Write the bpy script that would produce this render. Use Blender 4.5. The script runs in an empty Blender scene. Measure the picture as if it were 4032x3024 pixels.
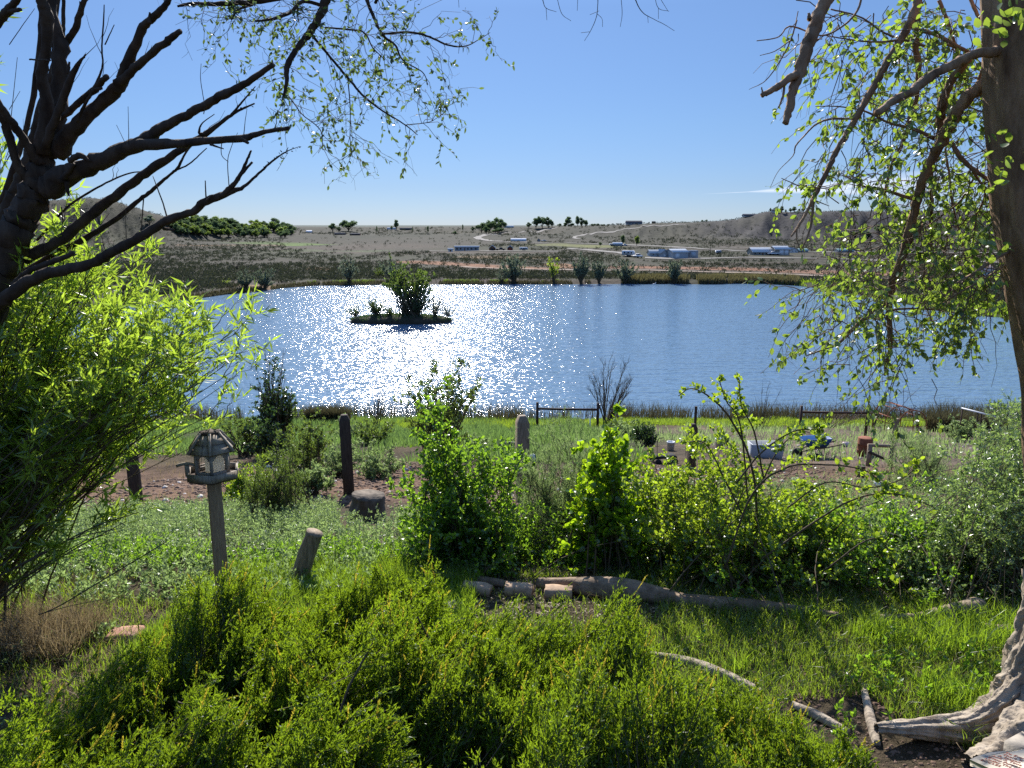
import bpy, math
import numpy as np
# ------------------------------------------------------------------ camera, world, sun
sc = bpy.context.scene
PITCH = math.radians(11.52)
F = 3028.0                       # focal length in photo pixels (photo 4032 x 3024)
cam_d = bpy.data.cameras.new("camera"); cam = bpy.data.objects.new("camera", cam_d)
sc.collection.objects.link(cam)
cam_d.sensor_fit = 'HORIZONTAL'; cam_d.sensor_width = 36.0; cam_d.lens = 36.0 * F / 4032.0
cam_d.clip_start = 0.05; cam_d.clip_end = 20000
cam.location = (0, 0, 0); cam.rotation_euler = (math.pi / 2 - PITCH, 0, 0)
sc.camera = cam
SUN_EL = math.radians(37); SUN_AZ = math.radians(-8.5)      # azimuth from +Y towards +X
world = bpy.data.worlds.new("World"); sc.world = world; world.use_nodes = True
wt = world.node_tree; wn = wt.nodes; wl = wt.links
for n in list(wn): wn.remove(n)
wo = wn.new('ShaderNodeOutputWorld'); bg = wn.new('ShaderNodeBackground'); sky = wn.new('ShaderNodeTexSky')
sky.sky_type = 'NISHITA'; sky.sun_disc = False; sky.sun_elevation = SUN_EL; sky.sun_rotation = SUN_AZ
sky.altitude = 1400; sky.air_density = 1.0; sky.dust_density = 0.25; sky.ozone_density = 4.0
bg.inputs['Strength'].default_value = 0.15
wg = wn.new('ShaderNodeTexCoord'); wsx = wn.new('ShaderNodeSeparateXYZ'); wl.new(wg.outputs['Generated'], wsx.inputs[0])
wr = wn.new('ShaderNodeValToRGB'); wcr = wr.color_ramp
for _p, _c in ((0.0, (.20, .235, .335)), (.05, (.21, .238, .315)), (.12, (.25, .28, .335)), (.25, (.315, .34, .385)), (.38, (.54, .57, .6)), (.6, (1.0, 1.0, 1.05)), (1.0, (1.25, 1.25, 1.3))):
    e = wcr.elements.new(_p) if _p not in (0.0, 1.0) else wcr.elements[0 if _p == 0.0 else len(wcr.elements) - 1]; e.color = (*_c, 1)
wm = wn.new('ShaderNodeMixRGB'); wm.blend_type = 'MULTIPLY'; wm.inputs[0].default_value = 1
wl.new(wsx.outputs[2], wr.inputs[0]); wl.new(sky.outputs[0], wm.inputs[1]); wl.new(wr.outputs[0], wm.inputs[2])
# a thin streak of cirrus low over the mesa
wmp = wn.new('ShaderNodeMapping'); wmp.inputs['Scale'].default_value = (9, 9, 90); wl.new(wg.outputs['Generated'], wmp.inputs[0])
wcn = wn.new('ShaderNodeTexNoise'); wcn.inputs['Scale'].default_value = 2.2; wcn.inputs['Detail'].default_value = 6; wl.new(wmp.outputs[0], wcn.inputs[0])
def wmath(op, a, b=None, clamp=False):
    q = wn.new('ShaderNodeMath'); q.operation = op; q.use_clamp = clamp
    for k, s_ in enumerate((a, b)):
        if s_ is None: continue
        if isinstance(s_, (int, float)): q.inputs[k].default_value = s_
        else: wl.new(s_, q.inputs[k])
    return q.outputs[0]
_cz = .0455; _cx = .375            # the streak's height and bearing as components of the view direction
_t = wmath('SUBTRACT', wsx.outputs[0], _cx); _wz = wmath('MULTIPLY', wmath('ADD', _t, .095), .085)
_dz = wmath('ABSOLUTE', wmath('SUBTRACT', wmath('SUBTRACT', wsx.outputs[2], _cz), wmath('MULTIPLY', _t, .04)))
_m1 = wmath('SUBTRACT', 1, wmath('DIVIDE', _dz, wmath('MAXIMUM', _wz, .0004)), True)
_m2 = wmath('MULTIPLY', _m1, wmath('MULTIPLY', wmath('SUBTRACT', wcn.outputs[0], .25, True), 1.6), True)
_m3 = wmath('MULTIPLY', _m2, wmath('SUBTRACT', 1, wmath('MULTIPLY', wmath('ABSOLUTE', _t), 7), True), True)
wc = wn.new('ShaderNodeMixRGB'); wl.new(wmath('MULTIPLY', wmath('POWER', _m3, .6), .8), wc.inputs[0]); wl.new(wm.outputs[0], wc.inputs[1]); wc.inputs[2].default_value = (5.6, 5.5, 5.9, 1)
wl.new(wc.outputs[0], bg.inputs[0]); wl.new(bg.outputs[0], wo.inputs[0])
sd = bpy.data.lights.new("sun", 'SUN'); sun = bpy.data.objects.new("sun", sd); sc.collection.objects.link(sun)
sd.energy = 5.0; sd.angle = math.radians(0.53); sd.color = (1.0, 0.95, 0.87)
sun.rotation_euler = (math.pi / 2 - SUN_EL, 0, math.pi - SUN_AZ)
sc.view_settings.view_transform = 'Standard'; sc.view_settings.look = 'None'
sc.view_settings.gamma = 1.0; sc.view_settings.exposure = 0.88
cy = sc.cycles
cy.max_bounces = 7; cy.diffuse_bounces = 4; cy.glossy_bounces = 2; cy.transmission_bounces = 5
cy.transparent_max_bounces = 8; cy.volume_bounces = 0; cy.caustics_reflective = False; cy.caustics_refractive = False
cy.sample_clamp_indirect = 4.0; cy.use_denoising = False; cy.use_adaptive_sampling = False

CP, SP = math.cos(PITCH), math.sin(PITCH)
WATER_Z = -15.0
def ray(u, v):
    xc = (np.asarray(u, float) - 2016) / F; yc = -(np.asarray(v, float) - 1512) / F
    return np.stack([xc, CP + yc * SP + 0 * xc, -SP + yc * CP + 0 * xc], -1)
def P(u, v, y):
    """world point on the line of sight of photo pixel (u, v) at forward distance y"""
    r = ray(u, v); return r * (np.asarray(y, float) / r[..., 1])[..., None]
# ------------------------------------------------------------------ noise
def _hash(ix, iy, s):
    n = (ix.astype(np.int64) * 374761393 + iy.astype(np.int64) * 668265263 + s * 974634777) & 0x7fffffff
    n = ((n ^ (n >> 13)) * 1274126177) & 0x7fffffff
    n = (n ^ (n >> 16)) & 0x7fffffff
    return n / float(0x7fffffff)
def vnoise(x, y, s=0):
    x = np.asarray(x, float); y = np.asarray(y, float)
    ix = np.floor(x); iy = np.floor(y); fx = x - ix; fy = y - iy
    fx = fx * fx * (3 - 2 * fx); fy = fy * fy * (3 - 2 * fy)
    a = _hash(ix, iy, s); b = _hash(ix + 1, iy, s); c = _hash(ix, iy + 1, s); d = _hash(ix + 1, iy + 1, s)
    return (a + (b - a) * fx) * (1 - fy) + (c + (d - c) * fx) * fy
def fbm(x, y, s=0, o=4):
    t = 0; a = .5
    for k in range(o):
        t = t + a * (vnoise(x, y, s + k) - .5); x = x * 2.03 + 7.1; y = y * 2.03 + 3.7; a *= .5
    return t * 2
def sstep(x, a, b):
    t = np.clip((x - a) / (b - a), 0, 1); return t * t * (3 - 2 * t)
# ------------------------------------------------------------------ terrain
NEAR = np.array([(-60, -1.2), (-3, -2.3), (0, -2.45), (3, -2.72), (4.2, -2.83), (5.4, -2.93), (6.6, -3.1), (8.5, -3.65), (12, -4.72), (16, -5.75),
                 (20, -6.73), (26, -8.1), (32, -9.4), (41, -11.4), (50, -13.2), (56, -14.4), (59.5, -14.95), (61, -15.25), (66, -16.2), (90, -17)])
def water_at(u, v):
    r = ray(u, v); k = WATER_Z / r[2]; return r * k
_sh = [(-1500, 1420), (-600, 1330), (0, 1262), (500, 1205), (760, 1178), (900, 1158), (1020, 1146), (1120, 1134), (1240, 1124), (1700, 1119), (2400, 1118), (3000, 1118), (3120, 1123),
       (3230, 1136), (3400, 1165), (3600, 1203), (3800, 1236), (4032, 1262), (4400, 1300), (5200, 1380)]
_shw = np.array([water_at(u, v) for u, v in _sh]); _sha = _shw[:, 0] / _shw[:, 1]; _shy = _shw[:, 1]
SIL = np.array([(-1400, 770), (-600, 782), (300, 792), (500, 780), (560, 788), (640, 812), (720, 842), (800, 866), (900, 886), (1000, 897), (1200, 901), (1700, 897), (2100, 895),
                (2250, 893), (2350, 890), (2450, 882), (2550, 879), (2700, 875), (2800, 868), (2840, 861), (2880, 847), (2940, 834), (3400, 830), (4600, 828), (6000, 828)], float)
CREST = np.array([(-1400, 560), (300, 600), (700, 620), (1000, 800), (1300, 1000), (2100, 1000), (2500, 840), (2850, 800), (3400, 760), (4600, 700), (6000, 700)], float)
TOE = np.array([(-1400, 400), (300, 430), (700, 480), (1000, 640), (1300, 800), (2100, 760), (2500, 640), (2850, 640), (3400, 600), (4600, 540), (6000, 540)], float)
FARP = np.array([(150, -15.6), (214, -14.9), (220, -14.2), (250, -13.8), (290, -13.5), (332, -13.15), (424, -12.8), (560, -11.6), (640, -10.2), (750, -8.3), (1000, -4.5), (3000, -2)])
def terrain(x, y):
    x = np.asarray(x, float); y = np.asarray(y, float)
    ys = np.where(np.abs(y) < 1, 1, y)
    a = np.clip(np.where(y > 1, x / ys, np.sign(x) * 2), -1.8, 1.8)
    u = 2016 + F * a * (CP - .17 * SP)       # approximate photo column of that bearing
    u = np.where(y > 1, u, np.where(x > 0, 6000, -1400))
    near = np.interp(y, NEAR[:, 0], NEAR[:, 1])
    near = near + fbm(x * .9, y * .9, 3) * .05 * sstep(y, 0, 6) + fbm(x * .25, y * .25, 5) * .35 * sstep(y, 8, 20) * (1 - sstep(y, 48, 60)) + fbm(x * .35, y * .1, 15, 2) * .22 * sstep(y, 50, 57) * (1 - sstep(y, 62, 66))
    shore = np.interp(a, _sha, _shy)
    d = y - shore + fbm(x * .08, y * .08, 9) * 4
    far = np.interp(y, FARP[:, 0], FARP[:, 1])
    far = np.where(y < 332, WATER_Z + (far - WATER_Z) * 1.0 + 0, far)
    bank = WATER_Z - 2 + (np.clip(d, -20, 0) + 20) / 20 * 1.9 + .9 * sstep(d, -1.0, 3.5)
    bank = np.where(d > 0, WATER_Z - .1 + .9 * sstep(d, -1, 3.5), bank)
    crest = np.interp(u, CREST[:, 0], CREST[:, 1]); toe = np.interp(u, TOE[:, 0], TOE[:, 1]); sv = np.interp(u, SIL[:, 0], SIL[:, 1])
    yc = (1512 - sv) / F; slope = (-SP + yc * CP) / (CP + yc * SP)
    zc = slope * crest
    tt = np.clip((y - toe) / (crest - toe), 0, 1)
    farb = np.interp(np.minimum(y, toe), FARP[:, 0], FARP[:, 1])
    k = tt * .22 + .78 * sstep(tt, .45, .98)
    hill = farb + (zc - farb) * k
    steep = np.clip((zc - farb) / 20, 0, 1) * np.sin(np.pi * np.clip(tt, 0, 1))
    rid = 1 - np.abs(fbm(a * 26, y * .006, 21, 4)) * 2.4
    hill = hill + (rid - .45) * 6.5 * steep + fbm(x * .02, y * .02, 31, 3) * 2.2 * steep
    back = slope * crest - .5 + np.clip((y - crest) / 3500, 0, 1) * (12 - slope * crest)
    back = np.where(y > 4500, back - (y - 4500) * .004, back)
    z2 = np.where(y > crest, back, np.where(y > toe, hill, farb)) + fbm(x * .03, y * .03, 41, 3) * .9 * sstep(d, 10, 60) * (1 - sstep(y, 560, 700) * .6)
    lake_far = np.where(d < 3.5, bank, np.maximum(WATER_Z + .8 + 0 * z2, z2 * sstep(d, 3.5, 40) + (WATER_Z + .8) * (1 - sstep(d, 3.5, 40))))
    m = sstep(y, 62, 80)
    z = near * (1 - m) + lake_far * m
    # banks keep off the water outside the lake's bearing
    return z
def G(u, v, y0=2.5, y1=5000):
    """ground point seen at photo pixel (u, v)"""
    ys = np.geomspace(y0, y1, 6000); r = ray(u, v); r = r / r[1]
    pts = r[None, :] * ys[:, None]; h = terrain(pts[:, 0], pts[:, 1])
    k = np.argmax(pts[:, 2] < h)
    if pts[k, 2] >= h[k]: k = len(ys) - 1
    return np.array([pts[k, 0], pts[k, 1], h[k]])
def ground_z(x, y): return float(terrain(np.array([x]), np.array([y]))[0])
# ------------------------------------------------------------------ materials
def new_mat(name):
    m = bpy.data.materials.new(name); m.use_nodes = True; nt = m.node_tree
    for n in list(nt.nodes): nt.nodes.remove(n)
    return m, nt, nt.nodes, nt.links
def ramp(n, stops):
    r = n.new('ShaderNodeValToRGB'); cr = r.color_ramp
    while len(cr.elements) < len(stops): cr.elements.new(.5)
    for e, (p, c) in zip(cr.elements, stops): e.position = p; e.color = (*c, 1)
    return r
def leaf_mat(name, cols, trans, tfac=.5, gloss=.05, rough=.4):
    m, nt, n, l = new_mat(name)
    o = n.new('ShaderNodeOutputMaterial'); at = n.new('ShaderNodeAttribute'); at.attribute_name = 'rnd'
    k = len(cols); r = ramp(n, [(i / max(1, k - 1), c) for i, c in enumerate(cols)]); l.new(at.outputs['Fac'], r.inputs[0])
    r2 = ramp(n, [(0, tuple(x * .6 for x in trans)), (1, trans)]); l.new(at.outputs['Fac'], r2.inputs[0])
    d = n.new('ShaderNodeBsdfDiffuse'); t = n.new('ShaderNodeBsdfTranslucent'); g = n.new('ShaderNodeBsdfGlossy'); g.inputs['Roughness'].default_value = rough
    l.new(r.outputs[0], d.inputs[0]); l.new(r2.outputs[0], t.inputs[0])
    m1 = n.new('ShaderNodeMixShader'); m1.inputs[0].default_value = tfac; l.new(d.outputs[0], m1.inputs[1]); l.new(t.outputs[0], m1.inputs[2])
    m2 = n.new('ShaderNodeMixShader'); m2.inputs[0].default_value = gloss; l.new(m1.outputs[0], m2.inputs[1]); l.new(g.outputs[0], m2.inputs[2])
    l.new(m2.outputs[0], o.inputs[0]); return m
def solid_mat(name, c1, c2, scale=8, rough=.8, bump=.3, stretch=(1, 1, 1), metal=0.0, detail=6, bscale=None, spec=.3, dist=.01):
    m, nt, n, l = new_mat(name)
    o = n.new('ShaderNodeOutputMaterial'); b = n.new('ShaderNodeBsdfPrincipled'); tc = n.new('ShaderNodeTexCoord'); mp = n.new('ShaderNodeMapping')
    mp.inputs['Scale'].default_value = stretch; l.new(tc.outputs['Object'], mp.inputs[0])
    nz = n.new('ShaderNodeTexNoise'); nz.inputs['Scale'].default_value = scale; nz.inputs['Detail'].default_value = detail; nz.inputs['Roughness'].default_value = .6
    l.new(mp.outputs[0], nz.inputs[0]); r = ramp(n, [(.3, c1), (.7, c2)]); l.new(nz.outputs[0], r.inputs[0]); l.new(r.outputs[0], b.inputs['Base Color'])
    b.inputs['Roughness'].default_value = rough; b.inputs['Metallic'].default_value = metal; b.inputs['Specular IOR Level'].default_value = spec
    if bump:
        n2 = n.new('ShaderNodeTexNoise'); n2.inputs['Scale'].default_value = bscale or scale * 3; n2.inputs['Detail'].default_value = 8; l.new(mp.outputs[0], n2.inputs[0])
        bp = n.new('ShaderNodeBump'); bp.inputs['Strength'].default_value = bump; bp.inputs['Distance'].default_value = dist; l.new(n2.outputs[0], bp.inputs['Height']); l.new(bp.outputs[0], b.inputs['Normal'])
    l.new(b.outputs[0], o.inputs[0]); return m
# ------------------------------------------------------------------ mesh building
def link(o, parent=None):
    sc.collection.objects.link(o)
    if parent is not None: o.parent = parent
    return o
def tag(o, label=None, cat=None, group=None, kind=None):
    if label: o['label'] = label
    if cat: o['category'] = cat
    if group: o['group'] = group
    if kind: o['kind'] = kind
    return o
def thing(name, label, cat, loc, group=None):
    o = bpy.data.objects.new(name, None); o.empty_display_size = .2; o.location = [float(c) for c in loc]; link(o); tag(o, label, cat, group); return o
class MB:
    """collects triangles (and a per-vertex random value) and links them as one mesh object"""
    def __init__(s): s.V = []; s.T = []; s.R = []; s.n = 0
    def add(s, V, T, R=None):
        V = np.asarray(V, float).reshape(-1, 3); T = np.asarray(T, int).reshape(-1, 3)
        s.V.append(V); s.T.append(T + s.n); s.R.append(np.full(len(V), .5) if R is None else np.broadcast_to(np.asarray(R, float), (len(V),)).copy()); s.n += len(V)
    def poly(s, V, faces, R=None):
        T = []
        for f in faces:
            for k in range(1, len(f) - 1): T.append((f[0], f[k], f[k + 1]))
        s.add(V, T, R)
    def box(s, c, size, rot=0.0, R=None, tilt=None):
        x, y, z = [k / 2 for k in size]
        V = np.array([(-x, -y, -z), (x, -y, -z), (x, y, -z), (-x, y, -z), (-x, -y, z), (x, -y, z), (x, y, z), (-x, y, z)])
        if tilt is not None: V = V @ np.asarray(tilt).T
        cr, sr = math.cos(rot), math.sin(rot); V = V @ np.array([[cr, sr, 0], [-sr, cr, 0], [0, 0, 1]]) + np.asarray(c, float)
        s.poly(V, [(0, 3, 2, 1), (4, 5, 6, 7), (0, 1, 5, 4), (1, 2, 6, 5), (2, 3, 7, 6), (3, 0, 4, 7)], R)
    def rod(s, pts, rad, k=8, R=None, jit=0, rng=None):
        pts = np.asarray(pts, float)[None]; rad = np.broadcast_to(np.asarray(rad, float), (pts.shape[1],))[None]
        tubes(s, pts, rad, k, R, caps=True, jit=jit, rng=rng)
    def build(s, name, mat, parent=None, smooth=False, bevel=0):
        V = np.concatenate(s.V) if s.V else np.zeros((0, 3)); T = np.concatenate(s.T) if s.T else np.zeros((0, 3), int); R = np.concatenate(s.R) if s.R else np.zeros(0)
        if parent is not None: V = V - np.array(parent_origin(parent))
        me = bpy.data.meshes.new(name); me.vertices.add(len(V)); me.vertices.foreach_set('co', V.astype(np.float32).ravel())
        me.loops.add(len(T) * 3); me.loops.foreach_set('vertex_index', T.astype(np.int32).ravel())
        me.polygons.add(len(T)); me.polygons.foreach_set('loop_start', np.arange(0, len(T) * 3, 3, dtype=np.int32))
        me.polygons.foreach_set('loop_total', np.full(len(T), 3, np.int32))
        if smooth: me.polygons.foreach_set('use_smooth', np.ones(len(T), bool))
        a = me.attributes.new('rnd', 'FLOAT', 'POINT'); a.data.foreach_set('value', R.astype(np.float32))
        me.update(calc_edges=True); me.materials.append(mat)
        o = bpy.data.objects.new(name, me); link(o, parent)
        return o
def parent_origin(p):
    v = np.array(p.location[:]) if True else 0
    while p.parent is not None: p = p.parent; v = v + np.array(p.location[:])
    return v
def norm(v): return v / np.maximum(np.linalg.norm(v, axis=-1, keepdims=True), 1e-9)
def tubes(mb, pts, rad, k=5, R=None, caps=False, jit=0, rng=None):
    """pts (N,P,3), rad (N,P)"""
    N, Pn, _ = pts.shape
    T = np.empty_like(pts); T[:, 1:-1] = pts[:, 2:] - pts[:, :-2]; T[:, 0] = pts[:, 1] - pts[:, 0]; T[:, -1] = pts[:, -1] - pts[:, -2]; T = norm(T)
    mt = norm(T.mean(1)); ref = np.where(np.abs(mt[:, 2:3]) < .8, np.array([[0, 0, 1.]]), np.array([[1., 0, 0]]))[:, None, :]
    A = norm(np.cross(T, np.broadcast_to(ref, T.shape))); B = np.cross(T, A)
    th = np.arange(k) * 2 * np.pi / k
    r = rad[..., None]
    if jit and rng is not None: r = r * (1 + jit * (rng.random((N, Pn, k)) - .5) * 2)
    V = pts[:, :, None, :] + (A[:, :, None, :] * np.cos(th)[None, None, :, None] + B[:, :, None, :] * np.sin(th)[None, None, :, None]) * (r[..., None] if r.shape[-1] == k else r[..., None])
    V = V.reshape(-1, 3)
    i, j = np.meshgrid(np.arange(Pn - 1), np.arange(k), indexing='ij'); i = i.ravel(); j = j.ravel(); j2 = (j + 1) % k
    q0 = i * k + j; q1 = i * k + j2; q2 = (i + 1) * k + j2; q3 = (i + 1) * k + j
    t = np.concatenate([np.stack([q0, q1, q2], 1), np.stack([q0, q2, q3], 1)])
    if caps:
        c = []
        for m in range(1, k - 1):
            c.append((0, m + 1, m)); o = (Pn - 1) * k; c.append((o, o + m, o + m + 1))
        t = np.concatenate([t, np.array(c)])
    TT = (t[None] + (np.arange(N) * Pn * k)[:, None, None]).reshape(-1, 3)
    if R is not None and np.ndim(R) == 1 and len(R) == N: R = np.repeat(R, Pn * k)
    mb.add(V, TT, R)
def catmull(p, n):
    p = np.asarray(p, float); m = len(p); q = np.vstack([2 * p[0] - p[1], p, 2 * p[-1] - p[-2]])
    t = np.linspace(0, m - 1, n); i = np.minimum(t.astype(int), m - 2); f = (t - i)[:, None]
    a, b, c, d = q[i], q[i + 1], q[i + 2], q[i + 3]
    return .5 * (2 * b + (c - a) * f + (2 * a - 5 * b + 4 * c - d) * f ** 2 + (3 * b - a - 3 * c + d) * f ** 3)
# ------------------------------------------------------------------ plants
def spawn(rng, par, n, t0, t1, ang, L, Pn=5, up=0.0, bend=0.0, wob=.08, taper=.5, angj=.35):
    N, Pp, _ = par.shape; M = N * n if isinstance(n, int) else int(N * n)
    idx = np.repeat(np.arange(N), n) if isinstance(n, int) else rng.integers(0, N, M)
    t = t0 + (t1 - t0) * rng.random(M); f = t * (Pp - 1); i = np.minimum(f.astype(int), Pp - 2); fr = (f - i)[:, None]
    a, b = par[idx, i], par[idx, i + 1]; pos = a * (1 - fr) + b * fr; T = norm(b - a)
    rv = rng.normal(size=(M, 3)); pr = norm(np.cross(T, rv))
    an = (ang + (rng.random(M) - .5) * 2 * angj)[:, None]
    d = norm(T * np.cos(an) + pr * np.sin(an) + np.array([0, 0, up]))
    l = (L * (.55 + .9 * rng.random(M)) * (1 - taper * t))[:, None]
    s = np.linspace(0, 1, Pn)[None, :, None]
    pts = pos[:, None] + d[:, None] * l[:, None] * s + np.array([0, 0, bend]) * l[:, None] * s ** 2
    w = rng.normal(size=(M, Pn, 3)) * wob * l[:, None] * s
    return pts + w, t, idx
def radii(N, Pn, r0, r1):
    r0 = np.broadcast_to(np.asarray(r0, float), (N,)); r1 = np.broadcast_to(np.asarray(r1, float), (N,))
    s = np.linspace(0, 1, Pn)[None]; return r0[:, None] * (1 - s) + r1[:, None] * s
KITE = (np.array([(0, 0, 0), (.5, .42, .12), (0, 1, -.08), (-.5, .42, .12)]), np.array([(0, 1, 2), (0, 2, 3)]))
LANCE = (np.array([(0, 0, 0), (-.5, .35, .16), (.5, .35, .16), (0, .45, 0), (0, 1, -.12)]), np.array([(0, 3, 1), (0, 2, 3), (1, 3, 4), (3, 2, 4)]))
OVAL = (np.array([(0, 0, 0), (.38, .22, .1), (.5, .5, .1), (.3, .8, .03), (0, 1, -.1), (-.3, .8, .03), (-.5, .5, .1), (-.38, .22, .1)]), np.array([(0, 1, 7), (1, 2, 6), (1, 6, 7), (2, 3, 5), (2, 5, 6), (3, 4, 5)]))
NEEDLE = (np.array([(-.5, 0, 0), (.5, 0, 0), (0, 1, 0)]), np.array([(0, 1, 2)]))
def leaves(mb, rng, pos, d, L, W, tmpl=KITE, flat=0.0, R=None):
    """pos (M,3), d (M,3) directions; L, W sizes"""
    V, T = tmpl; M = len(pos); L = np.broadcast_to(L, (M,)); W = np.broadcast_to(W, (M,))
    d = norm(d); rv = rng.normal(size=(M, 3)); rv[:, 2] += flat * 3; X = norm(np.cross(d, rv)); Z = np.cross(X, d)
    vv = V[None] * np.stack([W, L, W], 1)[:, None]
    out = pos[:, None] + vv[..., 0:1] * X[:, None] + vv[..., 1:2] * d[:, None] + vv[..., 2:3] * Z[:, None]
    k = len(V); TT = (T[None] + (np.arange(M) * k)[:, None, None]).reshape(-1, 3)
    if R is None: R = rng.random(M)
    mb.add(out.reshape(-1, 3), TT, np.repeat(R, k))
def along(rng, par, n, t0=0.1, t1=1.0):
    N, Pp, _ = par.shape; M = int(N * n); idx = rng.integers(0, N, M)
    t = t0 + (t1 - t0) * rng.random(M); f = t * (Pp - 1); i = np.minimum(f.astype(int), Pp - 2); fr = (f - i)[:, None]
    a, b = par[idx, i], par[idx, i + 1]; return a * (1 - fr) + b * fr, norm(b - a)
def twig_leaves(mb, rng, par, n, L, W, tmpl=KITE, spread=.9, droop=0.0, t0=.1, flat=0.0, sj=.35):
    p, T = along(rng, par, n, t0); M = len(p)
    d = norm(T + rng.normal(size=(M, 3)) * spread + np.array([0, 0, -droop]))
    s = 1 + sj * (rng.random(M) - .5) * 2
    leaves(mb, rng, p, d, L * s, W * s, tmpl, flat)
def stems_to(rng, base, tgt, Pn=9, spread=.1, arch=.0, wob=.02):
    """curved stems from around base (3,) to targets (N,3)"""
    N = len(tgt); b = np.asarray(base, float)[None] + rng.normal(size=(N, 3)) * np.array([spread, spread, 0]) if np.ndim(base) == 1 else np.asarray(base, float)
    s = np.linspace(0, 1, Pn)[None, :, None]; D = tgt - b; l = np.linalg.norm(D, axis=1)[:, None, None]
    pts = b[:, None] + D[:, None] * s + np.array([0, 0, 1.]) * arch * l * (s * (1 - s)) * 2
    return pts + np.cumsum(rng.normal(size=(N, Pn, 3)) * wob * l, 1) * s
def in_poly(px, py, poly):
    c = np.zeros(len(px), bool); j = len(poly) - 1
    for i in range(len(poly)):
        xi, yi = poly[i]; xj, yj = poly[j]
        c ^= ((yi > py) != (yj > py)) & (px < (xj - xi) * (py - yi) / (yj - yi + 1e-12) + xi); j = i
    return c
def region(rng, poly, d0, d1, n):
    """n random world points seen inside a photo polygon between two forward distances"""
    poly = np.asarray(poly, float); lo = poly.min(0); hi = poly.max(0); U = []; W = []; c = 0
    while c < n:
        u = lo[0] + (hi[0] - lo[0]) * rng.random(n * 3); v = lo[1] + (hi[1] - lo[1]) * rng.random(n * 3); k = in_poly(u, v, poly)
        U.append(u[k]); W.append(v[k]); c += k.sum()
    u = np.concatenate(U)[:n]; v = np.concatenate(W)[:n]
    return P(u, v, d0 + (d1 - d0) * rng.random(n))
def ell(rng, c, r, n, low=0.0):
    v = norm(rng.normal(size=(n, 3))) * (rng.random((n, 1)) ** (1 / 2.4)); v[:, 2] = np.where(v[:, 2] < -1 + low, -v[:, 2], v[:, 2])
    return np.asarray(c) + v * np.asarray(r)
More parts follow.
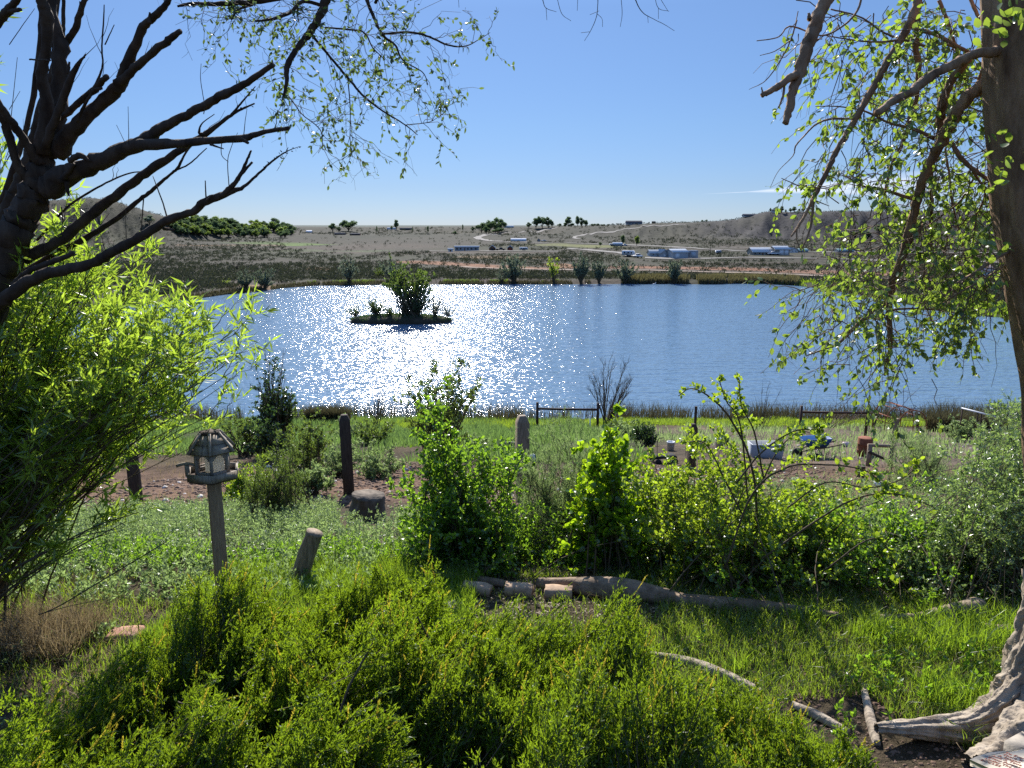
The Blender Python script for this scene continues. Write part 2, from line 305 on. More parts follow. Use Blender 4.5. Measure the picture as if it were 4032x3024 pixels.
# ------------------------------------------------------------------ ground sheet
def build_ground():
    th = np.concatenate([np.linspace(-180, -44, 60)[:-1], np.linspace(-44, 44, 1000), np.linspace(44, 180, 60)[1:]]) * math.pi / 180
    r = np.concatenate([[0.01], np.geomspace(.4, 9000, 760)])
    TH, RR = np.meshgrid(th, r, indexing='ij'); X = np.sin(TH) * RR; Y = np.cos(TH) * RR
    Z = terrain(X, Y)
    far_side = (Y < 61) & (RR > 200); Z = np.where(far_side, np.maximum(Z, -14.5), Z)
    nt, nr = X.shape; V = np.stack([X, Y, Z], -1).reshape(-1, 3)
    i, j = np.meshgrid(np.arange(nt - 1), np.arange(nr - 1), indexing='ij'); i = i.ravel(); j = j.ravel()
    q = np.stack([i * nr + j, (i + 1) * nr + j, (i + 1) * nr + j + 1, i * nr + j + 1], 1)[:, ::-1]
    me = bpy.data.meshes.new('ground'); me.vertices.add(len(V)); me.vertices.foreach_set('co', V.astype(np.float32).ravel())
    me.loops.add(len(q) * 4); me.loops.foreach_set('vertex_index', q.astype(np.int32).ravel()); me.polygons.add(len(q))
    me.polygons.foreach_set('loop_start', np.arange(0, len(q) * 4, 4, dtype=np.int32)); me.polygons.foreach_set('loop_total', np.full(len(q), 4, np.int32))
    me.polygons.foreach_set('use_smooth', np.ones(len(q), bool)); me.update(calc_edges=True)
    # soil and plant-cover zones (albedo), plus shade and haze painted on the mesa
    x, y = V[:, 0], V[:, 1]
    C = np.empty((len(V), 3)); C[:] = (.046, .043, .033)
    def zone(m, c): C[:] = C * (1 - m[:, None]) + np.array(c) * m[:, None]
    n1 = fbm(x * .02, y * .02, 60); n2 = fbm(x * .12, y * .05, 61)
    farz = sstep(y, 150, 200)
    zone(farz * sstep(n1 + n2 * .6, -.1, .25), (.038, .042, .026))
    zone(farz * sstep(fbm(x * .012, y * .03, 66), .05, .25), (.062, .052, .042))
    def band(u0, v0, u1, v1, w, c, amp=1.0, s=70):          # a patch of ground between two photographed points
        a = G(u0, v0, 70); b = G(u1, v1, 70); d = b - a; L = np.hypot(d[0], d[1]); tx, ty = d[0] / L, d[1] / L
        al = (x - a[0]) * tx + (y - a[1]) * ty; ac = -(x - a[0]) * ty + (y - a[1]) * tx + fbm(x * .03, y * .03, s) * w * .8
        m = sstep(al, -L * .03, L * .03) * (1 - sstep(al, L * .97, L * 1.03)) * (1 - sstep(np.abs(ac), w * .6, w)) * amp; zone(m, c)
    band(1560, 1030, 2150, 1060, 9, (.19, .10, .06)); band(2150, 1040, 2300, 1055, 8, (.22, .12, .07)); band(2400, 1050, 3050, 1062, 8, (.21, .11, .07)); band(3050, 1066, 3600, 1080, 9, (.21, .12, .08))
    band(1800, 1010, 2200, 1015, 12, (.2, .14, .08), .6); band(1200, 1060, 1320, 1062, 6, (.2, .12, .07)); band(700, 965, 900, 966, 12, (.2, .13, .08)); band(870, 965, 1120, 968, 12, (.18, .13, .09))
    band(960, 952, 1240, 965, 22, (.1, .17, .035)); band(900, 1128, 1080, 1140, 5, (.22, .15, .09)); band(2120, 962, 2420, 974, 22, (.13, .14, .05)); band(1740, 918, 1960, 918, 50, (.13, .11, .06)); band(1700, 950, 1900, 952, 18, (.09, .11, .05))
    band(1120, 930, 1960, 955, 60, (.055, .046, .042), .9); band(1100, 985, 1500, 990, 15, (.07, .085, .045), .8)
    band(2850, 940, 3400, 945, 22, (.12, .105, .085), .35); band(2820, 972, 3900, 985, 12, (.09, .08, .07), .9); band(3250, 1018, 4000, 1035, 8, (.1, .088, .075), .8)
    band(1350, 895, 1700, 925, 60, (.075, .065, .055), .6)
    zone((sstep(y, 480, 640) * .85), (.040, .040, .030)); zone(sstep(y, 620, 700) * sstep(fbm(x * .008, y * .006, 69), -.05, .2) * .8, (.025, .029, .02)); zone(sstep(y, 640, 700) * sstep(x, 150, 220), (.045, .044, .046)); zone(sstep(y, 1500, 2200), (.09, .12, .11))  # x ramp: mesa slopes tinted blue grey, shade and haze put into the colour
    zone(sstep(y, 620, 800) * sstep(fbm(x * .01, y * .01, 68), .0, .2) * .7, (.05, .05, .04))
    # near slope: soil, trodden dirt, green bank
    nearz = 1 - sstep(y, 61, 64)
    zone(nearz, (.07, .055, .035)); zone(nearz * sstep(y, 13, 15) * (1 - sstep(y, 22, 25)), (.15, .095, .065)); zone(nearz * sstep(y, 27, 34) * (1 - sstep(x, 4, 12)) * sstep(fbm(x * .2, y * .2, 77), -.2, .1), (.05, .065, .025))
    zone(nearz * sstep(x, 4, 12) * sstep(y, 22, 26) * (1 - sstep(y, 46, 50)), (.13, .10, .08)); zone(sstep(y, 57, 59) * nearz, (.06, .05, .035))
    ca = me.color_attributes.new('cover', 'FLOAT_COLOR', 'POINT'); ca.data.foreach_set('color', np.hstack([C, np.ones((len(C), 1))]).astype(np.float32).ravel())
    m, nt_, n, l = new_mat('ground')
    o = n.new('ShaderNodeOutputMaterial'); b = n.new('ShaderNodeBsdfPrincipled'); at = n.new('ShaderNodeAttribute'); at.attribute_name = 'cover'
    ge = n.new('ShaderNodeNewGeometry')
    na = n.new('ShaderNodeTexNoise'); na.inputs['Scale'].default_value = .35; na.inputs['Detail'].default_value = 9; na.inputs['Roughness'].default_value = .68; l.new(ge.outputs['Position'], na.inputs[0])
    nb = n.new('ShaderNodeTexNoise'); nb.inputs['Scale'].default_value = 9; nb.inputs['Detail'].default_value = 7; nb.inputs['Roughness'].default_value = .7; l.new(ge.outputs['Position'], nb.inputs[0])
    ra = ramp(n, [(.3, (.45, .47, .42)), (.5, (1, 1, 1)), (.7, (1.5, 1.42, 1.3))]); l.new(na.outputs[0], ra.inputs[0])
    rb = ramp(n, [(.3, (.5, .5, .5)), (.7, (1.45, 1.4, 1.35))]); l.new(nb.outputs[0], rb.inputs[0])
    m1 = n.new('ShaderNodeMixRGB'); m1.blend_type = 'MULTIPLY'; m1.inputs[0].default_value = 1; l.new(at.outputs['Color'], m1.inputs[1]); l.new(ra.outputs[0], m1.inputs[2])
    m2 = n.new('ShaderNodeMixRGB'); m2.blend_type = 'MULTIPLY'; m2.inputs[0].default_value = .8; l.new(m1.outputs[0], m2.inputs[1]); l.new(rb.outputs[0], m2.inputs[2])
    l.new(m2.outputs[0], b.inputs['Base Color']); b.inputs['Roughness'].default_value = .95; b.inputs['Specular IOR Level'].default_value = .1
    bp = n.new('ShaderNodeBump'); bp.inputs['Strength'].default_value = .9; bp.inputs['Distance'].default_value = .06; l.new(nb.outputs[0], bp.inputs['Height'])
    bp2 = n.new('ShaderNodeBump'); bp2.inputs['Strength'].default_value = .6; bp2.inputs['Distance'].default_value = 1.2; l.new(na.outputs[0], bp2.inputs['Height']); l.new(bp.outputs[0], bp2.inputs['Normal'])
    l.new(bp2.outputs[0], b.inputs['Normal'])
    l.new(b.outputs[0], o.inputs[0]); me.materials.append(m)
    ob = bpy.data.objects.new('ground', me); link(ob); tag(ob, kind='structure'); return ob
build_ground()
# ------------------------------------------------------------------ lake
def build_water():
    mb = MB(); mb.poly([(-700, 50, WATER_Z), (500, 50, WATER_Z), (500, 330, WATER_Z), (-700, 330, WATER_Z)], [(0, 1, 2, 3)])
    m, nt, n, l = new_mat('lake_water')
    o = n.new('ShaderNodeOutputMaterial'); b = n.new('ShaderNodeBsdfPrincipled'); ge = n.new('ShaderNodeNewGeometry')
    b.inputs['Base Color'].default_value = (.115, .195, .285, 1); b.inputs['Roughness'].default_value = .13; b.inputs['IOR'].default_value = 1.34
    def wave(scale, stretch, det, rot=.25):
        mp = n.new('ShaderNodeMapping'); mp.inputs['Scale'].default_value = stretch; mp.inputs['Rotation'].default_value = (0, 0, rot); l.new(ge.outputs['Position'], mp.inputs[0])
        z = n.new('ShaderNodeTexNoise'); z.inputs['Scale'].default_value = scale; z.inputs['Detail'].default_value = det; z.inputs['Roughness'].default_value = .62; l.new(mp.outputs[0], z.inputs[0]); return z
    w1 = wave(.8, (.22, 1, 1), 2, .12); w2 = wave(3.0, (.36, 1, 1), 1.6, -.1)
    b1 = n.new('ShaderNodeBump'); b1.inputs['Strength'].default_value = 1; b1.inputs['Distance'].default_value = .45; l.new(w1.outputs[0], b1.inputs['Height'])
    b2 = n.new('ShaderNodeBump'); b2.inputs['Strength'].default_value = 1; b2.inputs['Distance'].default_value = .2; l.new(w2.outputs[0], b2.inputs['Height']); l.new(b1.outputs[0], b2.inputs['Normal'])
    l.new(b2.outputs[0], b.inputs['Normal']); l.new(b.outputs[0], o.inputs[0])
    ob = mb.build('lake_water', m); tag(ob, kind='structure')
build_water()
# ------------------------------------------------------------------ shared plant materials
BARK = solid_mat('bark', (.022, .014, .009), (.085, .058, .038), 14, .9, .9, (1, 1, .35), bscale=28, dist=.02)
BARK_RED = solid_mat('bark_red', (.10, .055, .03), (.42, .27, .16), 11, .9, 1.0, (1, 1, .25), bscale=26, dist=.03)
BARK_GREY = solid_mat('bark_weathered', (.16, .125, .09), (.42, .35, .27), 12, .85, .9, (1, 1, .3), bscale=30, dist=.02)
TWIG = solid_mat('twig', (.05, .035, .02), (.13, .10, .06), 20, .8, 0)
TWIG_RED = solid_mat('twig_red', (.09, .05, .03), (.2, .13, .09), 20, .8, 0)
WOOD = solid_mat('weathered_wood', (.13, .095, .06), (.34, .26, .18), 10, .8, .5, (6, 6, .7), bscale=14, dist=.006)
WOOD_DARK = solid_mat('dark_wood', (.03, .022, .016), (.085, .062, .045), 9, .85, .6, (5, 5, .6), bscale=12, dist=.008)
L_WILLOW = leaf_mat('willow_leaf', [(.06, .12, .02), (.11, .18, .025), (.18, .26, .04)], (.54, .76, .06), .56, .06, .3)
L_ELM = leaf_mat('elm_leaf', [(.03, .085, .015), (.06, .13, .02), (.12, .2, .04)], (.36, .62, .035), .55, .05, .32)
L_ELMHI = leaf_mat('elm_leaf_overhead', [(.04, .08, .02), (.08, .13, .035), (.13, .19, .05)], (.42, .6, .06), .5, .07, .3)
L_ROSE = leaf_mat('briar_leaf', [(.05, .12, .02), (.09, .17, .03), (.18, .25, .06)], (.5, .68, .035), .55, .05, .35)
L_COTT = leaf_mat('poplar_leaf', [(.05, .12, .015), (.08, .17, .02), (.13, .23, .03)], (.52, .78, .02), .58, .06, .3)
L_TAM = leaf_mat('wispy_leaf', [(.09, .14, .06), (.14, .20, .085), (.2, .26, .12)], (.38, .52, .17), .5, .03, .5)
L_BOUGH = leaf_mat('bough_leaf', [(.03, .06, .02), (.055, .09, .035), (.10, .14, .055)], (.22, .33, .06), .42, .08, .3)
L_DARK = leaf_mat('dark_leaf', [(.02, .045, .02), (.035, .07, .025), (.06, .1, .035)], (.09, .17, .03), .4, .06, .3)
L_MID = leaf_mat('mid_leaf', [(.04, .075, .02), (.065, .105, .025), (.105, .15, .04)], (.24, .35, .05), .5, .04, .4)
L_GREY = leaf_mat('grey_leaf', [(.11, .14, .10), (.17, .205, .14), (.25, .29, .20)], (.26, .32, .18), .4, .04, .5)
L_OLIVE = leaf_mat('silver_leaf', [(.07, .12, .05), (.12, .18, .08), (.22, .28, .16)], (.38, .55, .12), .5, .07, .3)
L_JUN = leaf_mat('juniper_needle', [(.02, .055, .008), (.05, .105, .010), (.12, .18, .016)], (.36, .52, .02), .52, .04, .45)
L_JUNTIP = leaf_mat('juniper_tip', [(.30, .30, .03), (.42, .36, .04)], (.75, .62, .06), .5, .04, .4)
L_WEED = leaf_mat('weed_leaf', [(.09, .14, .06), (.14, .2, .09), (.22, .29, .14)], (.42, .58, .18), .5, .06, .4)
L_GRASS = leaf_mat('grass_blade', [(.04, .085, .015), (.07, .13, .02), (.12, .19, .03)], (.38, .58, .03), .52, .05, .35)
L_LAWNG = leaf_mat('lawn_blade', [(.045, .09, .015), (.075, .13, .02), (.12, .17, .03)], (.38, .54, .04), .5, .05, .35)
L_DRY = leaf_mat('dry_grass', [(.16, .11, .06), (.26, .19, .11), (.36, .28, .17)], (.36, .28, .14), .4, .03, .5)
L_REED = leaf_mat('reed_blade', [(.035, .035, .02), (.06, .06, .03), (.10, .09, .045)], (.12, .11, .05), .35, .03, .5)
L_FAR = leaf_mat('distant_leaf', [(.05, .085, .04), (.075, .12, .055), (.11, .155, .07)], (.18, .27, .11), .4, .02, .6)
L_SAGE = leaf_mat('sage_leaf', [(.028, .032, .02), (.05, .055, .034), (.085, .088, .056)], (.06, .07, .035), .3, .02, .6)

rng = np.random.default_rng(7)
WID = 1.0
def limb(mb, pts, depth, conv, k=9, n=None, jit=.16, d2=None):
    """pts: (x, y, width) in crop pixels; conv -> photo pixels and scale"""
    (ox, oy, s) = conv; p = np.array(pts, float); u = ox + p[:, 0] * s; v = oy + p[:, 1] * s
    dd = np.linspace(depth, depth if d2 is None else d2, len(p)); W = P(u, v, dd); r = p[:, 2] * s / F * dd / 2 * WID
    n = n or max(5, int(len(p) * 5)); q = catmull(np.column_stack([W, r]), n)
    q[:, :3] += rng.normal(size=(n, 3)) * q[:, 3:4] * .10
    thick = r.max() > .012
    tubes(mb, q[None, :, :3], np.maximum(q[None, :, 3], .0012), k if thick else 5, None, caps=True, jit=jit if thick else .05, rng=rng)
    return q[:, :3]
def bark_flakes(mb, paths, n, size):
    for q in paths:
        m = max(1, int(n * np.linalg.norm(q[-1] - q[0]))); p, T = along(rng, q[None], m); d = norm(T * .8 + rng.normal(size=T.shape) * .6); leaves(mb, rng, p + norm(rng.normal(size=p.shape)) * size * .45, d, size * (.5 + rng.random(len(p))), size * .45, KITE)
# ------------------------------------------------------------------ dead tree at the left
def left_tree():
    global WID; WID = .84
    c1 = (0, 0, .6076); D = 4.5
    main = [[(-420, 3900, 380), (-330, 3000, 340), (-200, 2300, 330), (-60, 1900, 290), (60, 1600, 250), (170, 1380, 220), (250, 1200, 200), (280, 1000, 150)]]
    L = [([(270, 1000, 120), (300, 700, 90), (275, 500, 80), (300, 300, 70), (300, 100, 90), (270, 0, 70), (240, -200, 60)], 4.45, 4.3),
         ([(300, 1000, 140), (370, 800, 110), (380, 600, 110), (390, 300, 100), (340, 100, 75), (310, -150, 70)], 4.5, 4.6),
         ([(290, 950, 60), (380, 720, 60), (470, 480, 45), (555, 350, 8)], 4.38, 4.2),
         ([(370, 980, 140), (460, 860, 115), (600, 720, 100), (740, 590, 100), (800, 500, 85), (840, 380, 72), (930, 180, 60), (1000, 110, 50), (1080, 20, 42), (1120, -80, 36)], 4.5, 4.0),
         ([(790, 530, 70), (900, 420, 58), (1050, 290, 55), (1170, 205, 38)], 4.25, 4.0), ([(970, 150, 30), (970, 80, 14)], 4.1, 4.1),
         ([(400, 765, 40), (530, 650, 46), (620, 570, 50), (690, 495, 38)], 4.5, 4.2), ([(600, 590, 30), (655, 570, 26)], 4.3, 4.25),
         ([(500, 790, 20), (540, 690, 24), (590, 610, 22), (640, 500, 18), (665, 420, 14), (660, 300, 12), (670, 150, 11), (676, 30, 7)], 4.35, 4.2), ([(680, 290, 10), (740, 160, 6)], 4.25, 4.2),
         ([(310, 1210, 190), (480, 1110, 145), (640, 1050, 130), (800, 970, 110), (930, 915, 100), (1050, 830, 72), (1200, 750, 62), (1330, 680, 60), (1480, 600, 60), (1620, 520, 45), (1770, 420, 36)], 4.4, 3.7),
         ([(900, 935, 90), (1100, 935, 70), (1300, 915, 55), (1570, 895, 50), (1700, 860, 36), (1872, 828, 28)], 4.05, 3.6), ([(1560, 900, 30), (1610, 925, 22)], 3.7, 3.7), ([(1360, 935, 20), (1450, 965, 8)], 3.8, 3.8),
         ([(160, 1680, 90), (380, 1560, 80), (560, 1420, 75), (720, 1290, 70), (900, 1150, 65), (1050, 1050, 60), (1200, 950, 50), (1330, 870, 40), (1450, 780, 28), (1540, 720, 20), (1650, 670, 10)], 4.6, 4.4),
         ([(1490, 755, 18), (1570, 660, 14), (1655, 560, 6)], 4.4, 4.35), ([(1330, 870, 24), (1290, 860, 20), (1310, 800, 10), (1390, 740, 6)], 4.45, 4.4),
         ([(160, 1760, 45), (350, 1650, 45), (560, 1540, 45), (750, 1420, 38), (900, 1300, 32), (1000, 1220, 26), (1090, 1140, 20), (1150, 1090, 20), (1210, 980, 14), (1290, 900, 9)], 4.7, 4.6),
         ([(1150, 1100, 13), (1230, 1060, 12), (1340, 960, 7)], 4.6, 4.6), ([(240, 1560, 20), (420, 1360, 18), (540, 1270, 18), (700, 1180, 14), (850, 1120, 11), (1000, 1110, 5)], 4.7, 4.7),
         ([(-100, 2010, 120), (0, 1960, 110), (100, 1890, 100), (250, 1790, 85), (450, 1745, 80), (620, 1700, 75), (700, 1645, 75), (900, 1540, 70), (1080, 1430, 62), (1250, 1370, 55), (1330, 1310, 60), (1480, 1250, 46), (1580, 1210, 24), (1680, 1120, 18), (1770, 1040, 14), (1860, 980, 8), (1940, 950, 4)], 4.3, 3.8),
         ([(1440, 1265, 42), (1500, 1210, 36), (1560, 1130, 30), (1600, 1040, 20), (1628, 975, 13)], 3.95, 3.9), ([(1555, 1140, 24), (1635, 1050, 18)], 3.9, 3.9), ([(1850, 990, 6), (1868, 955, 4)], 3.8, 3.8),
         ([(90, 1850, 60), (180, 1760, 45), (330, 1700, 42), (480, 1640, 36)], 4.35, 4.3), ([(1060, 1480, 28), (1125, 1490, 22)], 4.1, 4.0), ([(1335, 1290, 12), (1330, 1170, 8)], 3.98, 3.98), ([(1340, 1300, 18), (1378, 1262, 12)], 3.95, 3.95),
         ([(250, 1260, 90), (180, 1160, 75), (110, 1060, 62), (60, 880, 60), (20, 760, 60), (-60, 600, 50)], 4.5, 4.3), ([(260, 1060, 80), (150, 900, 62), (60, 770, 56), (-60, 600, 50)], 4.45, 4.2),
         ([(-160, 1900, 120), (0, 1500, 110), (60, 1320, 100), (130, 1180, 95), (200, 950, 70), (250, 750, 55), (330, 500, 45), (352, 370, 40), (360, 100, 36), (400, -200, 30)], 4.8, 4.9),
         ([(-120, 1560, 80), (0, 1330, 60), (60, 1180, 48), (130, 960, 42), (190, 760, 38), (240, 450, 42), (265, 200, 38), (270, -150, 32)], 4.9, 4.9),
         ([(-160, 330, 60), (0, 130, 60), (60, 60, 60), (110, 0, 44), (190, -90, 30)], 4.6, 4.4), ([(60, 75, 36), (135, 60, 24)], 4.5, 4.4),
         ([(400, 300, 30), (410, 240, 26), (410, 100, 26), (415, -80, 22)], 4.8, 4.8), ([(420, 300, 44), (490, 180, 46), (530, 50, 38), (590, -80, 26)], 4.6, 4.5), ([(520, 60, 14), (518, 10, 10)], 4.5, 4.5),
         ([(440, 480, 26), (450, 400, 14)], 4.4, 4.4), ([(325, 390, 14), (190, 385, 12)], 4.4, 4.2), ([(450, 1040, 40), (520, 1010, 46), (585, 1045, 10)], 4.25, 4.2), ([(400, 1170, 50), (430, 1130, 40), (480, 1060, 30)], 4.3, 4.25), ([(430, 1180, 40), (445, 1270, 14)], 4.3, 4.3),
         ([(1085, 1425, 14), (1060, 1330, 11), (1020, 1220, 9), (990, 1140, 5)], 4.1, 4.2), ([(1485, 1215, 8), (1475, 1050, 6), (1500, 950, 5), (1540, 860, 3)], 3.9, 4), ([(1320, 740, 7), (1325, 680, 6), (1300, 520, 5), (1303, 412, 3)], 3.9, 3.9), ([(835, 935, 6), (830, 690, 3)], 4, 4), ([(815, 935, 5), (755, 810, 3)], 4, 4), ([(1440, 890, 7), (1435, 1000, 6), (1480, 1050, 5)], 3.8, 3.9),
         ([(400, 1340, 9), (405, 1450, 9), (380, 1600, 8)], 4.6, 4.6), ([(930, 1290, 10), (915, 1500, 7)], 4.6, 4.6), ([(60, 290, 6), (150, 160, 5), (225, 55, 3)], 4.5, 4.5), ([(60, 710, 5), (130, 590, 3)], 4.5, 4.5)]
    base = P(-420 * .6076, 3900 * .6076, 4.5); base[2] = ground_z(base[0], base[1])
    root = thing('dead_tree', 'dark leaning tree with bare broken limbs at the left edge', 'tree', base)
    mt = MB(); q = limb(mt, main[0], 4.5, c1, 16, 60, .13); bark_flakes(mt, [q], 60, .022); mt.build('trunk', BARK, root)
    mb = MB(); paths = [limb(mb, p, a, c1, 10, None, .14, b) for p, a, b in L]
    big = [q for q, (p, a, b) in zip(paths, L) if max(w for _, _, w in p) > 45]; bark_flakes(mb, big, 60, .014)
    mb.build('branches', BARK, root)
    tw = MB(); med = np.stack([catmull(q, 9) for q in paths if np.linalg.norm(q[-1] - q[0]) > .5])
    a, _, _ = spawn(rng, med, 2, .3, 1, .9, .22, 5, up=.5, bend=.15, wob=.05); tubes(tw, a, radii(len(a), 5, .0022, .0007), 4)
    tw.build('twigs', TWIG, root); WID = 1.0
left_tree()
